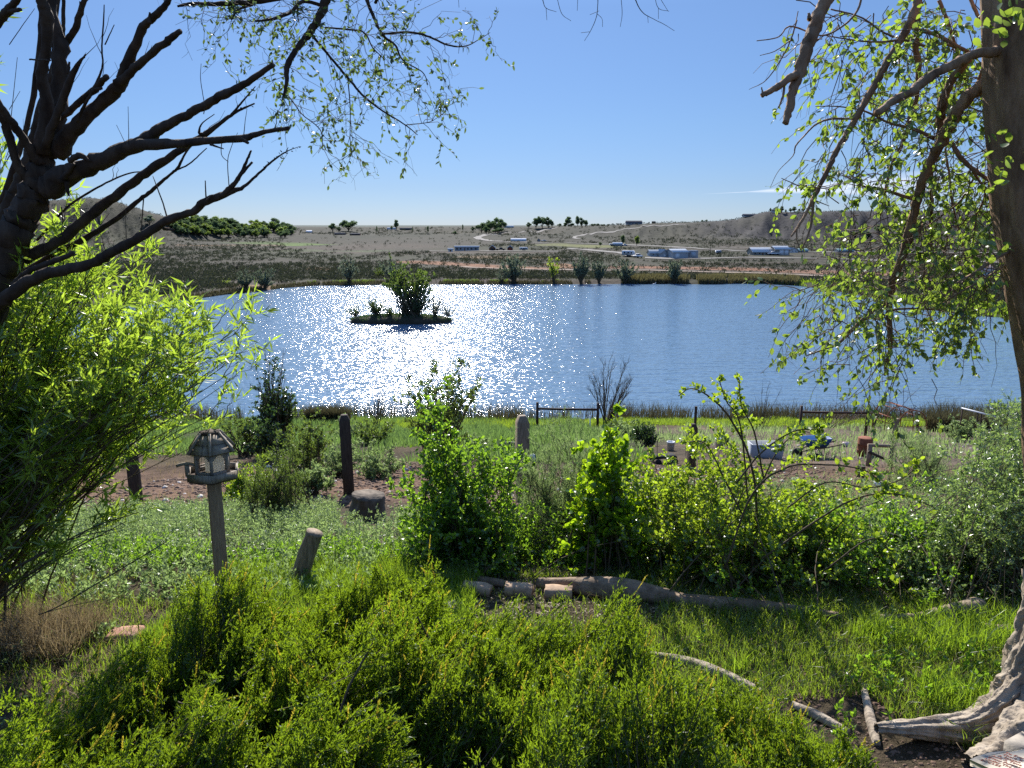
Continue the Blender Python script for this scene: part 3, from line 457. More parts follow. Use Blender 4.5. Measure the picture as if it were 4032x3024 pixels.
# ------------------------------------------------------------------ elm at the right edge
def right_tree():
    c2 = (2688, 0, .6076); c5 = (3300, 900, .3309)
    base = P(4230, 2860, 3.95); base[2] = ground_z(base[0], base[1])
    root = thing('elm_tree', 'big rough barked tree with spreading root at the right edge', 'tree', base)
    mt = MB()
    tr = np.array([(4290, 3100, 560), (4240, 2900, 520), (4235, 2750, 430), (4250, 2550, 400), (4266, 2300, 400), (4272, 1900, 405), (4262, 1600, 402), (4240, 1380, 404), (4205, 1166, 404), (4172, 1000, 405), (4146, 800, 405), (4130, 455, 408), (4124, 0, 415), (4120, -500, 430)], float)
    W = P(tr[:, 0], tr[:, 1], 4.0); q = catmull(np.column_stack([W, tr[:, 2] / F * 4.0 / 2]), 120)
    k = 64; th = np.arange(k) * 2 * np.pi / k
    V = []
    for i, (x, y, z, r) in enumerate(q):
        # furrowed bark: ridges that wander up the stem
        rr = r * (1 + .035 * np.sin(th * 11 + 2.2 * np.sin(z * 2.1)) + .045 * fbm(th * 5, np.full(k, z * 2.2), 91, 4) + .05 * fbm(th * 14, np.full(k, z * 3.5), 92, 3))
        V.append(np.column_stack([x + rr * np.cos(th), y + rr * np.sin(th), np.full(k, z)]))
    n = len(q); i, j = np.meshgrid(np.arange(n - 1), np.arange(k), indexing='ij'); i = i.ravel(); j = j.ravel(); j2 = (j + 1) % k
    a = i * k + j; b = i * k + j2; c = (i + 1) * k + j2; d = (i + 1) * k + j
    mt.add(np.concatenate(V), np.concatenate([np.stack([a, b, c], 1), np.stack([a, c, d], 1)]))
    mt.build('trunk', BARK_RED, root)
    mr = MB()
    def root_limb(pts, k=56):
        p = np.array(pts, float); W = P(p[:, 0], p[:, 1], p[:, 3]); qq = catmull(np.column_stack([W, p[:, 2] / F * p[:, 3] / 2]), 170)
        T = norm(np.gradient(qq[:, :3], axis=0)); A = norm(np.cross(T, [0, 0, 1.])); B = np.cross(T, A); th = np.arange(k) * 2 * np.pi / k; s = np.linspace(0, 5, 170)
        rr = qq[:, 3:4] * (1 + .09 * np.sin(th * 7 + 1.5 * np.sin(s[:, None] * 1.3)) + .26 * fbm(th[None] * 3 + 0 * s[:, None], s[:, None] * 2 + 0 * th[None], 95, 4) + .20 * fbm(th[None] * 9 + .6 * np.sin(s[:, None] * 3), s[:, None] * 3.2 + 0 * th[None], 96, 4) + .10 * np.abs(fbm(th[None] * 22 + 0 * s[:, None], s[:, None] * 7 + 0 * th[None], 97, 3)))
        V = qq[:, None, :3] + A[:, None] * (rr * np.cos(th))[..., None] + B[:, None] * (rr * np.sin(th))[..., None]
        i, j = np.meshgrid(np.arange(169), np.arange(k), indexing='ij'); i = i.ravel(); j = j.ravel(); j2 = (j + 1) % k
        a = i * k + j; b = i * k + j2; c = (i + 1) * k + j2; d = (i + 1) * k + j
        mr.add(V.reshape(-1, 3), np.concatenate([np.stack([a, b, c], 1), np.stack([a, c, d], 1)]))
    root_limb([(4130, 2250, 150, 4.0), (4110, 2450, 190, 3.98), (4080, 2640, 230, 3.95), (4030, 2780, 260, 3.9), (3930, 2860, 220, 3.86), (3800, 2880, 150, 3.83), (3660, 2873, 95, 3.8), (3540, 2868, 62, 3.78), (3450, 2866, 36, 3.76)])
    root_limb([(4260, 2500, 300, 3.95), (4180, 2760, 340, 3.8), (4060, 2920, 260, 3.6), (3950, 2990, 170, 3.5), (3840, 3030, 120, 3.4)])
    root_limb([(4100, 2420, 90, 3.9), (4050, 2640, 110, 3.86), (3960, 2760, 90, 3.82), (3850, 2835, 60, 3.8), (3740, 2852, 40, 3.79)])
    mr.build('roots', BARK_GREY, root)
    L = [([(960, -60, 84), (900, 60, 78), (850, 180, 82), (800, 330, 76), (760, 470, 70), (720, 570, 55), (690, 700, 50), (665, 800, 38)], 4.2, 4.0, c2), ([(735, 480, 46), (620, 560, 44), (510, 620, 28)], 4.05, 4.0, c2), ([(520, 610, 12), (512, 565, 8)], 4, 4, c2),
         ([(660, 540, 16), (650, 620, 16), (620, 700, 10)], 4.05, 4.0, c2), ([(820, 130, 30), (818, 85, 14)], 4.1, 4.1, c2),
         ([(1560, -120, 54), (1530, -20, 52), (1500, 80, 50), (1430, 230, 45), (1350, 360, 45), (1270, 500, 42), (1200, 630, 42), (1120, 770, 40), (1050, 890, 36), (980, 1010, 34), (940, 1100, 32), (890, 1200, 28), (845, 1290, 26), (790, 1400, 18), (740, 1480, 16), (705, 1530, 12)], 4.5, 4.2, c2),
         ([(845, 1290, 24), (838, 1400, 18), (820, 1500, 14), (775, 1610, 10)], 4.25, 4.2, c2), ([(740, 1480, 12), (740, 1560, 9), (765, 1620, 8)], 4.2, 4.2, c2),
         ([(1110, 770, 16), (960, 770, 14), (860, 810, 12), (780, 890, 10), (730, 950, 10), (715, 1010, 6), (620, 1110, 4), (570, 1210, 3)], 4.35, 4.3, c2), ([(835, 1270, 10), (760, 1210, 8), (640, 1155, 5)], 4.25, 4.2, c2), ([(860, 1300, 9), (950, 1335, 4)], 4.25, 4.2, c2),
         ([(1520, 60, 36), (1520, 200, 36), (1510, 300, 36), (1530, 450, 34), (1520, 600, 28), (1480, 760, 24), (1420, 940, 22), (1350, 1080, 20), (1310, 1270, 18), (1280, 1400, 12)], 4.6, 4.7, c2),
         ([(2160, 330, 60), (2040, 335, 60), (1900, 350, 56), (1750, 420, 56), (1600, 500, 56), (1480, 590, 54), (1360, 660, 50), (1255, 735, 44)], 4.0, 3.7, c2),
         ([(2160, 400, 100), (2040, 480, 92), (1920, 570, 80), (1820, 660, 80), (1740, 800, 80), (1680, 920, 70), (1620, 1020, 60), (1560, 1150, 56), (1520, 1300, 56), (1480, 1450, 52), (1430, 1640, 50), (1380, 1780, 45), (1340, 1940, 40), (1340, 2120, 34), (1345, 2270, 30), (1320, 2350, 24), (1310, 2430, 16)], 4.1, 4.9, c2),
         ([(600, 850, 60), (450, 960, 60), (250, 1130, 56), (100, 1270, 44), (0, 1370, 36), (-150, 1430, 24), (-370, 1510, 14)], 4.85, 4.8, c5),
         ([(1850, 380, 50), (1800, 440, 50), (1720, 560, 50), (1680, 700, 55), (1670, 850, 50), (1650, 950, 45)], 4.2, 4.5, c2), ([(1740, 920, 30), (1800, 1020, 28), (1900, 1110, 26), (2020, 1180, 24), (2100, 1150, 26)], 4.5, 4.2, c2),
         ([(1610, 1060, 30), (1612, 1300, 26), (1605, 1600, 18)], 4.6, 4.7, c2), ([(2000, 320, 22), (1880, 340, 20), (1700, 285, 20), (1580, 300, 18), (1440, 260, 16), (1300, 270, 14), (1150, 265, 10), (930, 230, 7)], 4.3, 4.5, c2),
         ([(1480, 180, 20), (1650, 230, 22), (1850, 340, 24)], 4.5, 4.3, c2), ([(960, 60, 10), (1150, 110, 10), (1300, 210, 12), (1440, 260, 14)], 4.5, 4.5, c2), ([(1640, 900, 26), (1480, 830, 22), (1350, 800, 16), (1180, 720, 12), (1000, 690, 8), (860, 690, 5)], 4.5, 4.7, c2),
         ([(1160, -20, 14), (1130, 70, 14), (1050, 160, 12), (900, 230, 10), (700, 170, 10), (620, 240, 8), (480, 265, 6)], 4.3, 4.2, c2), ([(740, 130, 10), (700, 260, 9), (640, 380, 8), (540, 520, 6), (430, 580, 3)], 4.25, 4.2, c2), ([(700, 260, 8), (600, 330, 6), (500, 360, 4)], 4.2, 4.2, c2),
         ([(2080, 260, 50), (2000, 290, 50), (1850, 370, 46), (1650, 510, 40), (1480, 610, 28), (1400, 650, 18)], 4.0, 3.9, c5), ([(2050, 380, 24), (1990, 430, 24), (1800, 560, 22), (1500, 730, 22), (1330, 830, 20), (1220, 890, 14), (900, 880, 8)], 4.0, 4.2, c5),
         ([(590, 1020, 34), (620, 985, 30), (700, 960, 26), (900, 955, 24), (1100, 960, 22), (1300, 985, 18), (1480, 1020, 14), (1700, 1050, 6)], 4.85, 4.8, c5), ([(1520, 1300, 24), (1300, 1230, 20), (1180, 1210, 14), (1050, 1140, 8)], 4.6, 4.8, c2), ([(1430, 1640, 20), (1500, 1540, 18), (1560, 1450, 14)], 4.6, 4.6, c2),
         ([(1660, 0, 24), (1720, 150, 22), (1790, 380, 20), (1830, 520, 14)], 4.6, 4.6, c2), ([(1860, -20, 24), (1930, 120, 20), (1990, 60, 12)], 4.5, 4.4, c2), ([(1700, 960, 14), (1730, 1150, 14), (1750, 1330, 12), (1820, 1600, 8)], 4.7, 4.7, c2), ([(1900, 1130, 14), (1800, 1300, 12), (1650, 1420, 10), (1450, 1560, 6)], 4.5, 4.6, c2), ([(1880, 1110, 16), (1960, 1250, 14), (1900, 1400, 10)], 4.4, 4.5, c2), ([(1960, 390, 20), (1900, 560, 18), (1840, 640, 18)], 4.2, 4.3, c2), ([(2060, 650, 14), (1950, 720, 12), (1850, 690, 8)], 4.1, 4.2, c2), ([(590, 1370, 26), (640, 1340, 16), (720, 1330, 8)], 4.8, 4.8, c5), ([(590, 1400, 20), (700, 1410, 8)], 4.8, 4.8, c5)]
    mb = MB(); paths = [limb(mb, p, a, c, 9, None, .15, b) for p, a, b, c in L]
    big = [q for q, (p, a, b, c) in zip(paths, L) if max(w for _, _, w in p) * c[2] > 20]; bark_flakes(mb, big, 45, .018)
    mb.build('branches', BARK_RED, root)
    leafy = [q for q, (p, a, b, c) in zip(paths, L) if c is c5 or min(x for x, _, _ in p) > 800]
    med = np.stack([catmull(q, 11) for q in leafy if np.linalg.norm(q[-1] - q[0]) > .15])
    tw = MB(); lf = MB()
    a, _, _ = spawn(rng, med, 5, .15, 1, 1.1, .34, 7, up=.25, bend=-.25, wob=.09); tubes(tw, a, radii(len(a), 7, .0028, .001), 4)
    # sprays of twigs filling the crown where the photo shows it
    R1 = [(3100, 0), (3800, 0), (3960, 300), (3990, 900), (3960, 1130), (3700, 1150), (3560, 1180), (3250, 1150), (3260, 1000), (3330, 860), (3180, 700), (3150, 560), (3300, 380), (3280, 200), (3150, 150)]
    R2 = [(3230, 880), (3800, 850), (3960, 1150), (3900, 1250), (3700, 1240), (3560, 1400), (3700, 1500), (3560, 1500), (3320, 1460), (3330, 1330), (3200, 1240), (3120, 1180), (3280, 1050)]
    t1 = np.concatenate([region(rng, R1, 4.1, 5.4, 300), region(rng, R2, 4.2, 5.2, 150), region(rng, [(3560, 0), (3960, 0), (3980, 1100), (3700, 1100)], 4.2, 5.6, 120)])
    d0 = norm(rng.normal(size=t1.shape) + np.array([-.3, 0, -.9])); s = np.linspace(0, 1, 7)[None, :, None]
    b = t1[:, None] + d0[:, None] * .38 * s + np.array([0, 0, -.1]) * s ** 2 + rng.normal(size=(len(t1), 7, 3)) * .012
    tubes(tw, b, radii(len(b), 7, .003, .001), 4)
    ab = np.concatenate([a, b]); e, _, _ = spawn(rng, ab, 2, .2, 1, .8, .14, 5, up=.1, bend=-.3, wob=.1); tubes(tw, e, radii(len(e), 5, .0014, .0006), 3)
    # leaves gather in clusters: only part of the twigs carry them
    ke = rng.random(len(e)) < .62; ka = rng.random(len(ab)) < .6
    twig_leaves(lf, rng, e[ke], 5.5, .036, .021, OVAL, .8, .4); twig_leaves(lf, rng, ab[ka], 7, .038, .022, OVAL, .8, .4, .3)
    tw.build('twigs', TWIG_RED, root)
    # a few big leaves sprouting from the trunk
    for (u, v, n_) in ((3890, 1010, 26), (3930, 90, 20), (4010, 40, 16), (3960, 560, 10), (3940, 700, 14)):
        c = P(u, v, 3.7); p = c + rng.normal(size=(n_, 3)) * .05; leaves(lf, rng, p, rng.normal(size=(n_, 3)), .05, .032, OVAL)
    lf.build('foliage', L_ELMHI, root)
right_tree()
# ------------------------------------------------------------------ hanging boughs from the tree overhead
def overhead():
    c6 = (700, 0, .984)
    base = P(1380, -160, 4.6)
    root = thing('hanging_bough', 'leafy dark bough hanging into the sky at the top left of centre', 'branch', base)
    L = [[(640, -160, 60), (600, -20, 38), (570, 60, 32), (530, 130, 27), (480, 190, 22), (440, 260, 22), (435, 330, 14), (420, 400, 8)], [(530, 130, 11), (570, 180, 11), (620, 240, 10), (680, 310, 10), (740, 380, 9), (800, 430, 7), (910, 500, 5), (960, 540, 3)],
         [(700, -150, 20), (750, -20, 14), (780, 60, 12), (820, 140, 10), (870, 180, 8), (900, 240, 6), (980, 290, 4), (1000, 340, 3)], [(820, 135, 9), (930, 130, 9), (1000, 145, 8), (1080, 180, 7), (1150, 185, 5), (1210, 155, 3), (1250, 130, 2)],
         [(590, 110, 7), (680, 118, 7), (745, 130, 6), (780, 190, 5), (830, 240, 3)], [(570, 20, 14), (500, 5, 14), (450, 50, 13), (380, 75, 12), (310, 85, 8)],
         [(700, -60, 26), (370, -2, 20), (200, 15, 18), (60, 15, 14), (0, 25, 8)], [(440, 380, 5), (470, 420, 5), (500, 460, 4), (570, 520, 4), (580, 600, 3)], [(680, 310, 5), (690, 430, 4), (690, 560, 3), (700, 630, 2)], [(300, 20, 8), (240, 40, 8), (215, 80, 5)], [(480, 0, 8), (480, 60, 6), (485, 90, 4)], [(910, 500, 4), (1000, 490, 3), (1040, 470, 2), (1075, 445, 2)], [(790, 10, 12), (830, -60, 14)]]
    mb = MB(); paths = [limb(mb, p, 4.6, c6, 8, None, .15, 4.4) for p in L]; mb.build('branches', BARK, root)
    tw = MB(); lf = MB(); med = np.stack([catmull(q, 11) for q in paths])
    a, _, _ = spawn(rng, med, 16, .12, 1, 1.0, .30, 7, up=.1, bend=-.2, wob=.1, taper=.3); 
    tubes(tw, a, radii(len(a), 7, .0017, .0007), 4)
    e, _, _ = spawn(rng, a, 2, .2, 1, .8, .12, 5, bend=-.3, wob=.12); tubes(tw, e, radii(len(e), 5, .001, .0005), 3)
    cl = region(rng, [(850, 200), (1300, 60), (1650, 60), (1700, 200), (1600, 420), (1400, 500), (1150, 500), (1000, 400)], 4.3, 4.7, 60)
    d0 = norm(rng.normal(size=cl.shape) + np.array([.1, 0, -.6])); s = np.linspace(0, 1, 6)[None, :, None]; b = cl[:, None] + d0[:, None] * .2 * s + rng.normal(size=(60, 6, 3)) * .008; tubes(tw, b, radii(60, 6, .0015, .0006), 3)
    ke = rng.random(len(e)) < .6; ka = rng.random(len(a)) < .6
    twig_leaves(lf, rng, e[ke], 5, .027, .013, OVAL, .8, .3); twig_leaves(lf, rng, a[ka], 4, .027, .013, OVAL, .8, .3, .3); twig_leaves(lf, rng, b, 8, .027, .013, OVAL, .8, .3, .2)
    for u, v in ((1110, 380), (1105, 350), (1130, 360), (910, 50), (930, 40), (1380, 250)):
        p = P(u, v, 4.5) + rng.normal(size=(30, 3)) * .03; leaves(lf, rng, p, rng.normal(size=(30, 3)), .03, .015, OVAL)
    tw.build('twigs', TWIG, root); lf.build('foliage', L_BOUGH, root)
    c7 = (1344, 0, 1.058); base = P(2250, -60, 4.6)
    root = thing('hanging_twigs', 'thin bare twigs hanging down at the top middle of the sky', 'branch', base)
    mb = MB()
    for p in [[(740, -60, 5), (750, 0, 3), (762, 30, 2), (800, 44, 1.5)], [(762, 30, 2), (765, 75, 1)], [(800, -20, 2), (820, 50, 2), (855, 78, 1)], [(955, -60, 6), (955, 0, 3), (950, 60, 2.5), (930, 110, 2), (905, 152, 1)], [(950, 50, 2), (970, 70, 1.5), (972, 100, 1)], [(925, 118, 1.5), (892, 122, 1)], [(1080, -60, 6), (1095, 0, 4), (1120, 45, 3), (1160, 70, 2), (1200, 90, 2), (1240, 115, 1)], [(1140, 58, 2), (1142, 85, 1)], [(1040, -20, 2), (1045, 50, 2), (1038, 100, 1)], [(1165, -20, 2), (1180, 30, 2), (1220, 42, 1)], [(1180, 30, 1.5), (1180, 70, 1)], [(880, -10, 2), (878, 40, 1)], [(435, -20, 1.5), (438, 28, 1)], [(1190, 0, 2), (1215, 40, 1)], [(960, 40, 1.5), (925, 55, 1)]]:
        mb = MB(); limb(mb, p, 4.6, c7, 4, None, .02); mb.build('twig', TWIG, root)
overhead()
# ------------------------------------------------------------------ shrubs
def shrub(name, label, cat, base, tgts, smat, lmat, r0=.010, n2=4, l2=.35, n3=2, l3=.15, nl=6, L=.04, W=.02, tmpl=KITE, arch=.1, spread=.12, up=.3, droop=.0, ang=.7, group=None, k3=True, bend2=0, lv1=0, t0=.25, wob=.02, extra=None, spreadl=.9):
    root = thing(name, label, cat, base, group)
    a = stems_to(rng, base, tgts, 9, spread, arch, wob); st = MB(); lf = MB()
    tubes(st, a, radii(len(a), 9, r0 * (.6 + .8 * rng.random(len(a))), r0 * .2), 6)
    b, _, _ = spawn(rng, a, n2, t0, 1, ang, l2, 6, up=up, bend=bend2, wob=.06); tubes(st, b, radii(len(b), 6, r0 * .32, r0 * .1), 4)
    if n3:
        c, _, _ = spawn(rng, b, n3, .2, 1, ang, l3, 5, up=up * .6, bend=bend2, wob=.06)
        if k3: tubes(st, c, radii(len(c), 5, r0 * .14, r0 * .06), 3)
        twig_leaves(lf, rng, c, nl, L, W, tmpl, spreadl, droop)
    twig_leaves(lf, rng, b, nl * (.8 if n3 else 1), L, W, tmpl, spreadl, droop, .3)
    if lv1: twig_leaves(lf, rng, a, lv1, L, W, tmpl, spreadl, droop, .45)
    st.build('stems', smat, root); lf.build('foliage', lmat, root); return root
def gpt(u, v, y):
    p = P(u, v, y); p[2] = ground_z(p[0], p[1]); return p
# willow at the left: long wands fanning up and right
def willow():
    base = gpt(-420, 2500, 5.2)
    W1 = [(-300, 800), (120, 880), (340, 930), (540, 1020), (700, 1110), (800, 1230), (880, 1360), (920, 1480), (860, 1580), (700, 1680), (560, 1740), (300, 1700), (-300, 1800)]
    t = np.concatenate([region(rng, W1, 4.3, 6.2, 165), region(rng, [(500, 1160), (780, 1260), (900, 1420), (860, 1560), (680, 1660), (450, 1500)], 4.2, 5.2, 56), region(rng, [(-200, 890), (300, 930), (500, 1020), (700, 1120), (500, 1260), (-200, 1250)], 4.8, 6.2, 60), region(rng, [(0, 1950), (450, 1950), (620, 2000), (560, 2060), (300, 2050), (0, 2150)], 4.4, 5.2, 10), region(rng, [(-200, 150), (60, 200), (80, 400), (60, 560), (150, 500), (180, 700), (-200, 800)], 5, 6, 14)])
    b = np.asarray(base)[None] + rng.normal(size=(len(t), 3)) * np.array([.35, .3, 0])
    low = rng.random(len(t)) < .35; b[low] = gpt(150, 2420, 4.9) + rng.normal(size=(low.sum(), 3)) * np.array([.35, .25, 0]); b[:, 2] = base[2]
    shrub('willow', 'bright yellow green willow with long narrow leaves behind the bird feeder', 'willow', base, t, TWIG, L_WILLOW, .009, 7, .46, 3, .2, 7.0, .080, .0145, LANCE, .06, .3, .35, 0, .45, wob=.012, t0=.3)
    # long bare wands reaching out of it low down
willow()
def wands():
    base = gpt(60, 2440, 4.6); mb = MB(); root = thing('willow_wands', 'bare dark willow wands leaning low over the weeds', 'willow', base)
    c = (0, 2016, .6076)
    for p in [[(-200, 500, 16), (20, 400, 14), (300, 260, 12), (600, 100, 9), (900, 0, 6)], [(270, 660, 8), (400, 600, 9), (700, 420, 9), (900, 300, 8), (1080, 190, 6)], [(-100, 470, 12), (150, 330, 10), (450, 180, 8), (800, 100, 5)], [(-50, 350, 16), (100, 200, 14), (300, 30, 12), (500, -150, 9)], [(-100, 420, 14), (60, 300, 12), (220, 120, 10), (400, -50, 8)], [(-100, 600, 10), (200, 420, 8), (500, 230, 7), (820, 60, 5)], [(250, 665, 6), (450, 610, 5), (700, 560, 4)], [(-50, 250, 14), (150, 60, 12), (320, -150, 10)], [(0, 520, 8), (300, 330, 7), (640, 210, 5), (870, 170, 3)]]:
        q = limb(mb, p, 4.6, c, 5, None, .04)
    mb.build('stems', TWIG, root)
wands()
# planting along the log edging
ELM_POLY = [(1700, 1600), (1800, 1570), (1830, 1700), (1960, 1760), (2040, 1800), (2060, 2000), (2080, 2230), (1700, 2230), (1580, 2050), (1600, 1900), (1700, 1850)]
shrub('elm_sapling', 'bushy bright green elm sapling behind the log edging, left of the wispy shrub', 'shrub', gpt(1830, 2262, 6.9), np.concatenate([region(rng, ELM_POLY, 6.5, 7.6, 90), region(rng, [(1660, 1600), (1850, 1560), (1900, 1680), (1800, 1900), (1640, 1800)], 6.8, 7.3, 16), region(rng, [(1600, 2000), (2080, 2000), (2080, 2250), (1640, 2250)], 6.3, 7.4, 60)]), TWIG, L_ELM, .008, 7, .3, 3, .13, 8, .036, .021, OVAL, .05, .25, .2)
shrub('wispy_shrub', 'feathery grey green shrub with fine twigs between two leafy bushes', 'shrub', gpt(2260, 2290, 7.6), np.concatenate([region(rng, [(2000, 1850), (2150, 1680), (2250, 1720), (2350, 1660), (2440, 1700), (2400, 1950), (2280, 2230), (2060, 2230)], 7.2, 8.4, 150)]), TWIG, L_TAM, .006, 9, .34, 4, .13, 11, .030, .005, NEEDLE, .02, .3, .8, 0, .35, spreadl=.5, k3=False)
shrub('poplar_sapling', 'tall poplar sapling with broad glowing yellow green leaves', 'shrub', gpt(2400, 2320, 6.7), np.concatenate([region(rng, [(2320, 1700), (2440, 1680), (2480, 1800), (2560, 1900), (2600, 2100), (2600, 2300), (2260, 2280), (2230, 2000), (2320, 1900)], 6.4, 7.3, 80), region(rng, [(2380, 1690), (2460, 1700), (2470, 1900), (2400, 1950)], 6.6, 6.9, 14)]), TWIG, L_COTT, .008, 7, .24, 2, .12, 5, .050, .044, OVAL, .02, .22, .5)
BR1 = [(2480, 1850), (2700, 1750), (2900, 1760), (3100, 1800), (3250, 1900), (3350, 2020), (3400, 2200), (3300, 2350), (2520, 2330)]
shrub('briar_thicket', 'big tangled briar bush with arching yellow green canes above the logs', 'shrub', gpt(2900, 2370, 6.5), np.concatenate([region(rng, BR1, 5.8, 7.4, 200), region(rng, [(2520, 2050), (3350, 2050), (3350, 2380), (2560, 2290)], 6.1, 7.0, 110)]), TWIG, L_ROSE, .007, 7, .3, 3, .13, 8, .033, .020, OVAL, .15, .55, .1)
def arching(name, label, paths, depth, mat, L=.034, W=.024, n=26):
    p0 = P(*paths[0][0][:2], depth); p0[2] = ground_z(p0[0], p0[1]); root = thing(name, label, 'shrub', p0); st = MB(); lf = MB()
    for p in paths:
        q = limb(st, [(u, v, w) for u, v, w in p], depth, (0, 0, 1), 5, None, .03); c = catmull(q, 12)[None]
        b, _, _ = spawn(rng, c, n, .3, 1, .9, .09, 5, up=.4, wob=.08); tubes(st, b, radii(len(b), 5, .0014, .0006), 3); twig_leaves(lf, rng, b, 4.5, L, W, OVAL, .9)
    st.build('stems', TWIG, root); lf.build('foliage', mat, root)
arching('briar', 'arching briar canes with lobed yellow leaves against the lake', [[(2960, 2250, 12), (2980, 2000, 11), (2950, 1800, 10), (2870, 1640, 9), (2790, 1560, 7), (2720, 1530, 5), (2670, 1560, 4)], [(2960, 2200, 8), (2920, 1700, 7), (2860, 1580, 5), (2830, 1490, 4)], [(3010, 1900, 8), (2970, 1700, 7), (2920, 1600, 5), (2910, 1490, 4)], [(2960, 2100, 8), (2860, 1900, 7), (2780, 1750, 5), (2700, 1740, 4)], [(3000, 1900, 7), (3060, 1780, 6), (3150, 1700, 4), (3250, 1730, 3)]], 6.0, L_ROSE)
arching('briar', 'arching briar canes with yellow leaves over the bare yard', [[(2850, 2250, 10), (2960, 1950, 9), (3100, 1840, 8), (3260, 1830, 7), (3400, 1850, 5), (3470, 1900, 4)], [(3000, 2200, 9), (3200, 2060, 9), (3330, 1980, 8), (3450, 1945, 7), (3580, 1955, 6), (3700, 2010, 4)], [(3100, 2000, 7), (3250, 1900, 6), (3420, 1920, 5), (3560, 1880, 5), (3640, 1790, 3)], [(2900, 1900, 8), (3000, 1780, 7), (3120, 1700, 6), (3220, 1690, 4)], [(3240, 2250, 7), (3450, 2120, 6), (3560, 2300, 4), (3620, 2340, 3)]], 5.6, L_ROSE, .04, .03, 22)
RS = [(3350, 2050), (3450, 1980), (3600, 2000), (3750, 1900), (3900, 1650), (4032, 1560), (4200, 1500), (4250, 2380), (3950, 2360), (3500, 2340), (3380, 2280)]
shrub('russian_olive', 'silvery green leafy bush at the right edge, right of the briar', 'shrub', gpt(3900, 2430, 6.2), np.concatenate([region(rng, RS, 5.9, 7.2, 200), region(rng, [(3850, 1700), (4100, 1550), (4200, 2200), (3850, 2200)], 5.6, 6.4, 44)]), TWIG, L_OLIVE, .005, 7, .28, 3, .13, 8, .036, .013, LANCE, .05, .5, .25)
shrub('leafy_shrub', 'low dense deep green shrub between the briar and the silvery bush', 'shrub', gpt(3350, 2390, 6.5), region(rng, [(2600, 2080), (3000, 2040), (3400, 2010), (3800, 2040), (3950, 2160), (3900, 2330), (3300, 2310), (2650, 2270)], 6.0, 7.0, 190), TWIG, L_ELM, .006, 7, .24, 3, .12, 8, .032, .017, OVAL, .05, .9, .2)
shrub('wispy_shrub', 'feathery green shrub in front of the pipe arch by the lake', 'shrub', gpt(3600, 2010, 17), region(rng, [(3490, 1760), (3560, 1690), (3640, 1720), (3720, 1800), (3780, 1900), (3740, 2020), (3500, 2010)], 16, 18.5, 60), TWIG, L_TAM, .012, 9, .6, 4, .25, 8, .06, .009, NEEDLE, .02, .4, .8, 0, .35, spreadl=.5, k3=False)
shrub('wispy_shrub', 'feathery pale green shrub standing tall at the right edge', 'shrub', gpt(3950, 2000, 13), region(rng, [(3830, 1650), (3960, 1560), (4100, 1560), (4150, 1950), (3850, 1950)], 12, 14, 50), TWIG, L_TAM, .012, 9, .5, 4, .22, 8, .055, .008, NEEDLE, .02, .4, .8, 0, .35, spreadl=.5, k3=False)
shrub('leafy_shrub', 'dark leafy shrub filling the gap at the foot of the poplar sapling', 'shrub', gpt(2200, 2310, 7.0), region(rng, [(2030, 2020), (2300, 1980), (2560, 2000), (2600, 2290), (2060, 2260)], 6.8, 7.8, 90), TWIG, L_ELM, .006, 6, .22, 3, .12, 6, .03, .016, OVAL, .05, .5, .2)
# mid-distance bushes and small trees on the slope
def bush_at(name, label, uv, depth, h, w, lmat, n=40, L=.08, W=.05, tmpl=KITE, cat='bush', stem=TWIG, dense=1.0, group=None, tall=.5, n3=3, r0=None, nl=6, up=.3, low=.35):
    b = gpt(uv[0], uv[1], depth); c = b + np.array([0, 0, h * tall]); t = ell(rng, c, (w / 2, w / 2.2, h * (1 - tall)), n); t[:, 2] = np.maximum(t[:, 2], b[2] + h * low * rng.random(n))
    return shrub(name, label, cat, b, t, stem, lmat, r0 or h * .012, 5, h * .16 * dense + .08, n3, h * .08 + .04, nl, L, W, tmpl, .03, .05 * w, up, group=group)
bush_at('cottonwood', 'dark narrow young tree on the near shore left of the glitter', (1090, 1700), 26, 3.4, 1.25, L_DARK, 60, .09, .06, cat='tree', tall=.55, low=.3)
bush_at('cottonwood', 'low dark bush at the foot of the narrow dark tree', (1040, 1745), 24, 1.6, 1.6, L_DARK, 30, .09, .06)
def bare(name, label, uv, depth, tg, r0=.02, n2=8, l2=.5, n3=4, l3=.25, cat='bush', mat=TWIG, arch=.0, spread=.08, up=.5):
    b = gpt(uv[0], uv[1], depth); root = thing(name, label, cat, b); st = MB(); a = stems_to(rng, b, tg, 10, spread, arch, .012); tubes(st, a, radii(len(a), 10, r0, r0 * .2), 5)
    c, _, _ = spawn(rng, a, n2, .25, 1, .55, l2, 7, up=up, wob=.05); tubes(st, c, radii(len(c), 7, r0 * .3, r0 * .1), 4)
    e, _, _ = spawn(rng, c, n3, .2, 1, .5, l3, 5, up=up * .5, wob=.05); tubes(st, e, radii(len(e), 5, r0 * .16, r0 * .07), 3); st.build('stems', mat, root); return root
bare('bare_tree', 'leafless spreading sapling beside the first timber frame', (2385, 1672), 52, region(rng, [(2310, 1430), (2400, 1400), (2470, 1430), (2530, 1520), (2440, 1600), (2310, 1560)], 51, 53, 16), .05, 8, 1.2, 4, .6, 'tree')
bare('bare_bush', 'leafless grey bush behind the narrow dark tree', (1060, 1660), 30, region(rng, [(1020, 1300), (1110, 1290), (1120, 1500), (1020, 1540)], 29, 31, 14), .02, 8, .5, 4, .25)
bare('bare_bush', 'leafless twiggy bush on the shore below the bright glitter', (1480, 1650), 50, region(rng, [(1420, 1520), (1540, 1490), (1540, 1600), (1430, 1620)], 49, 51, 8), .03, 6, .6, 3, .3)
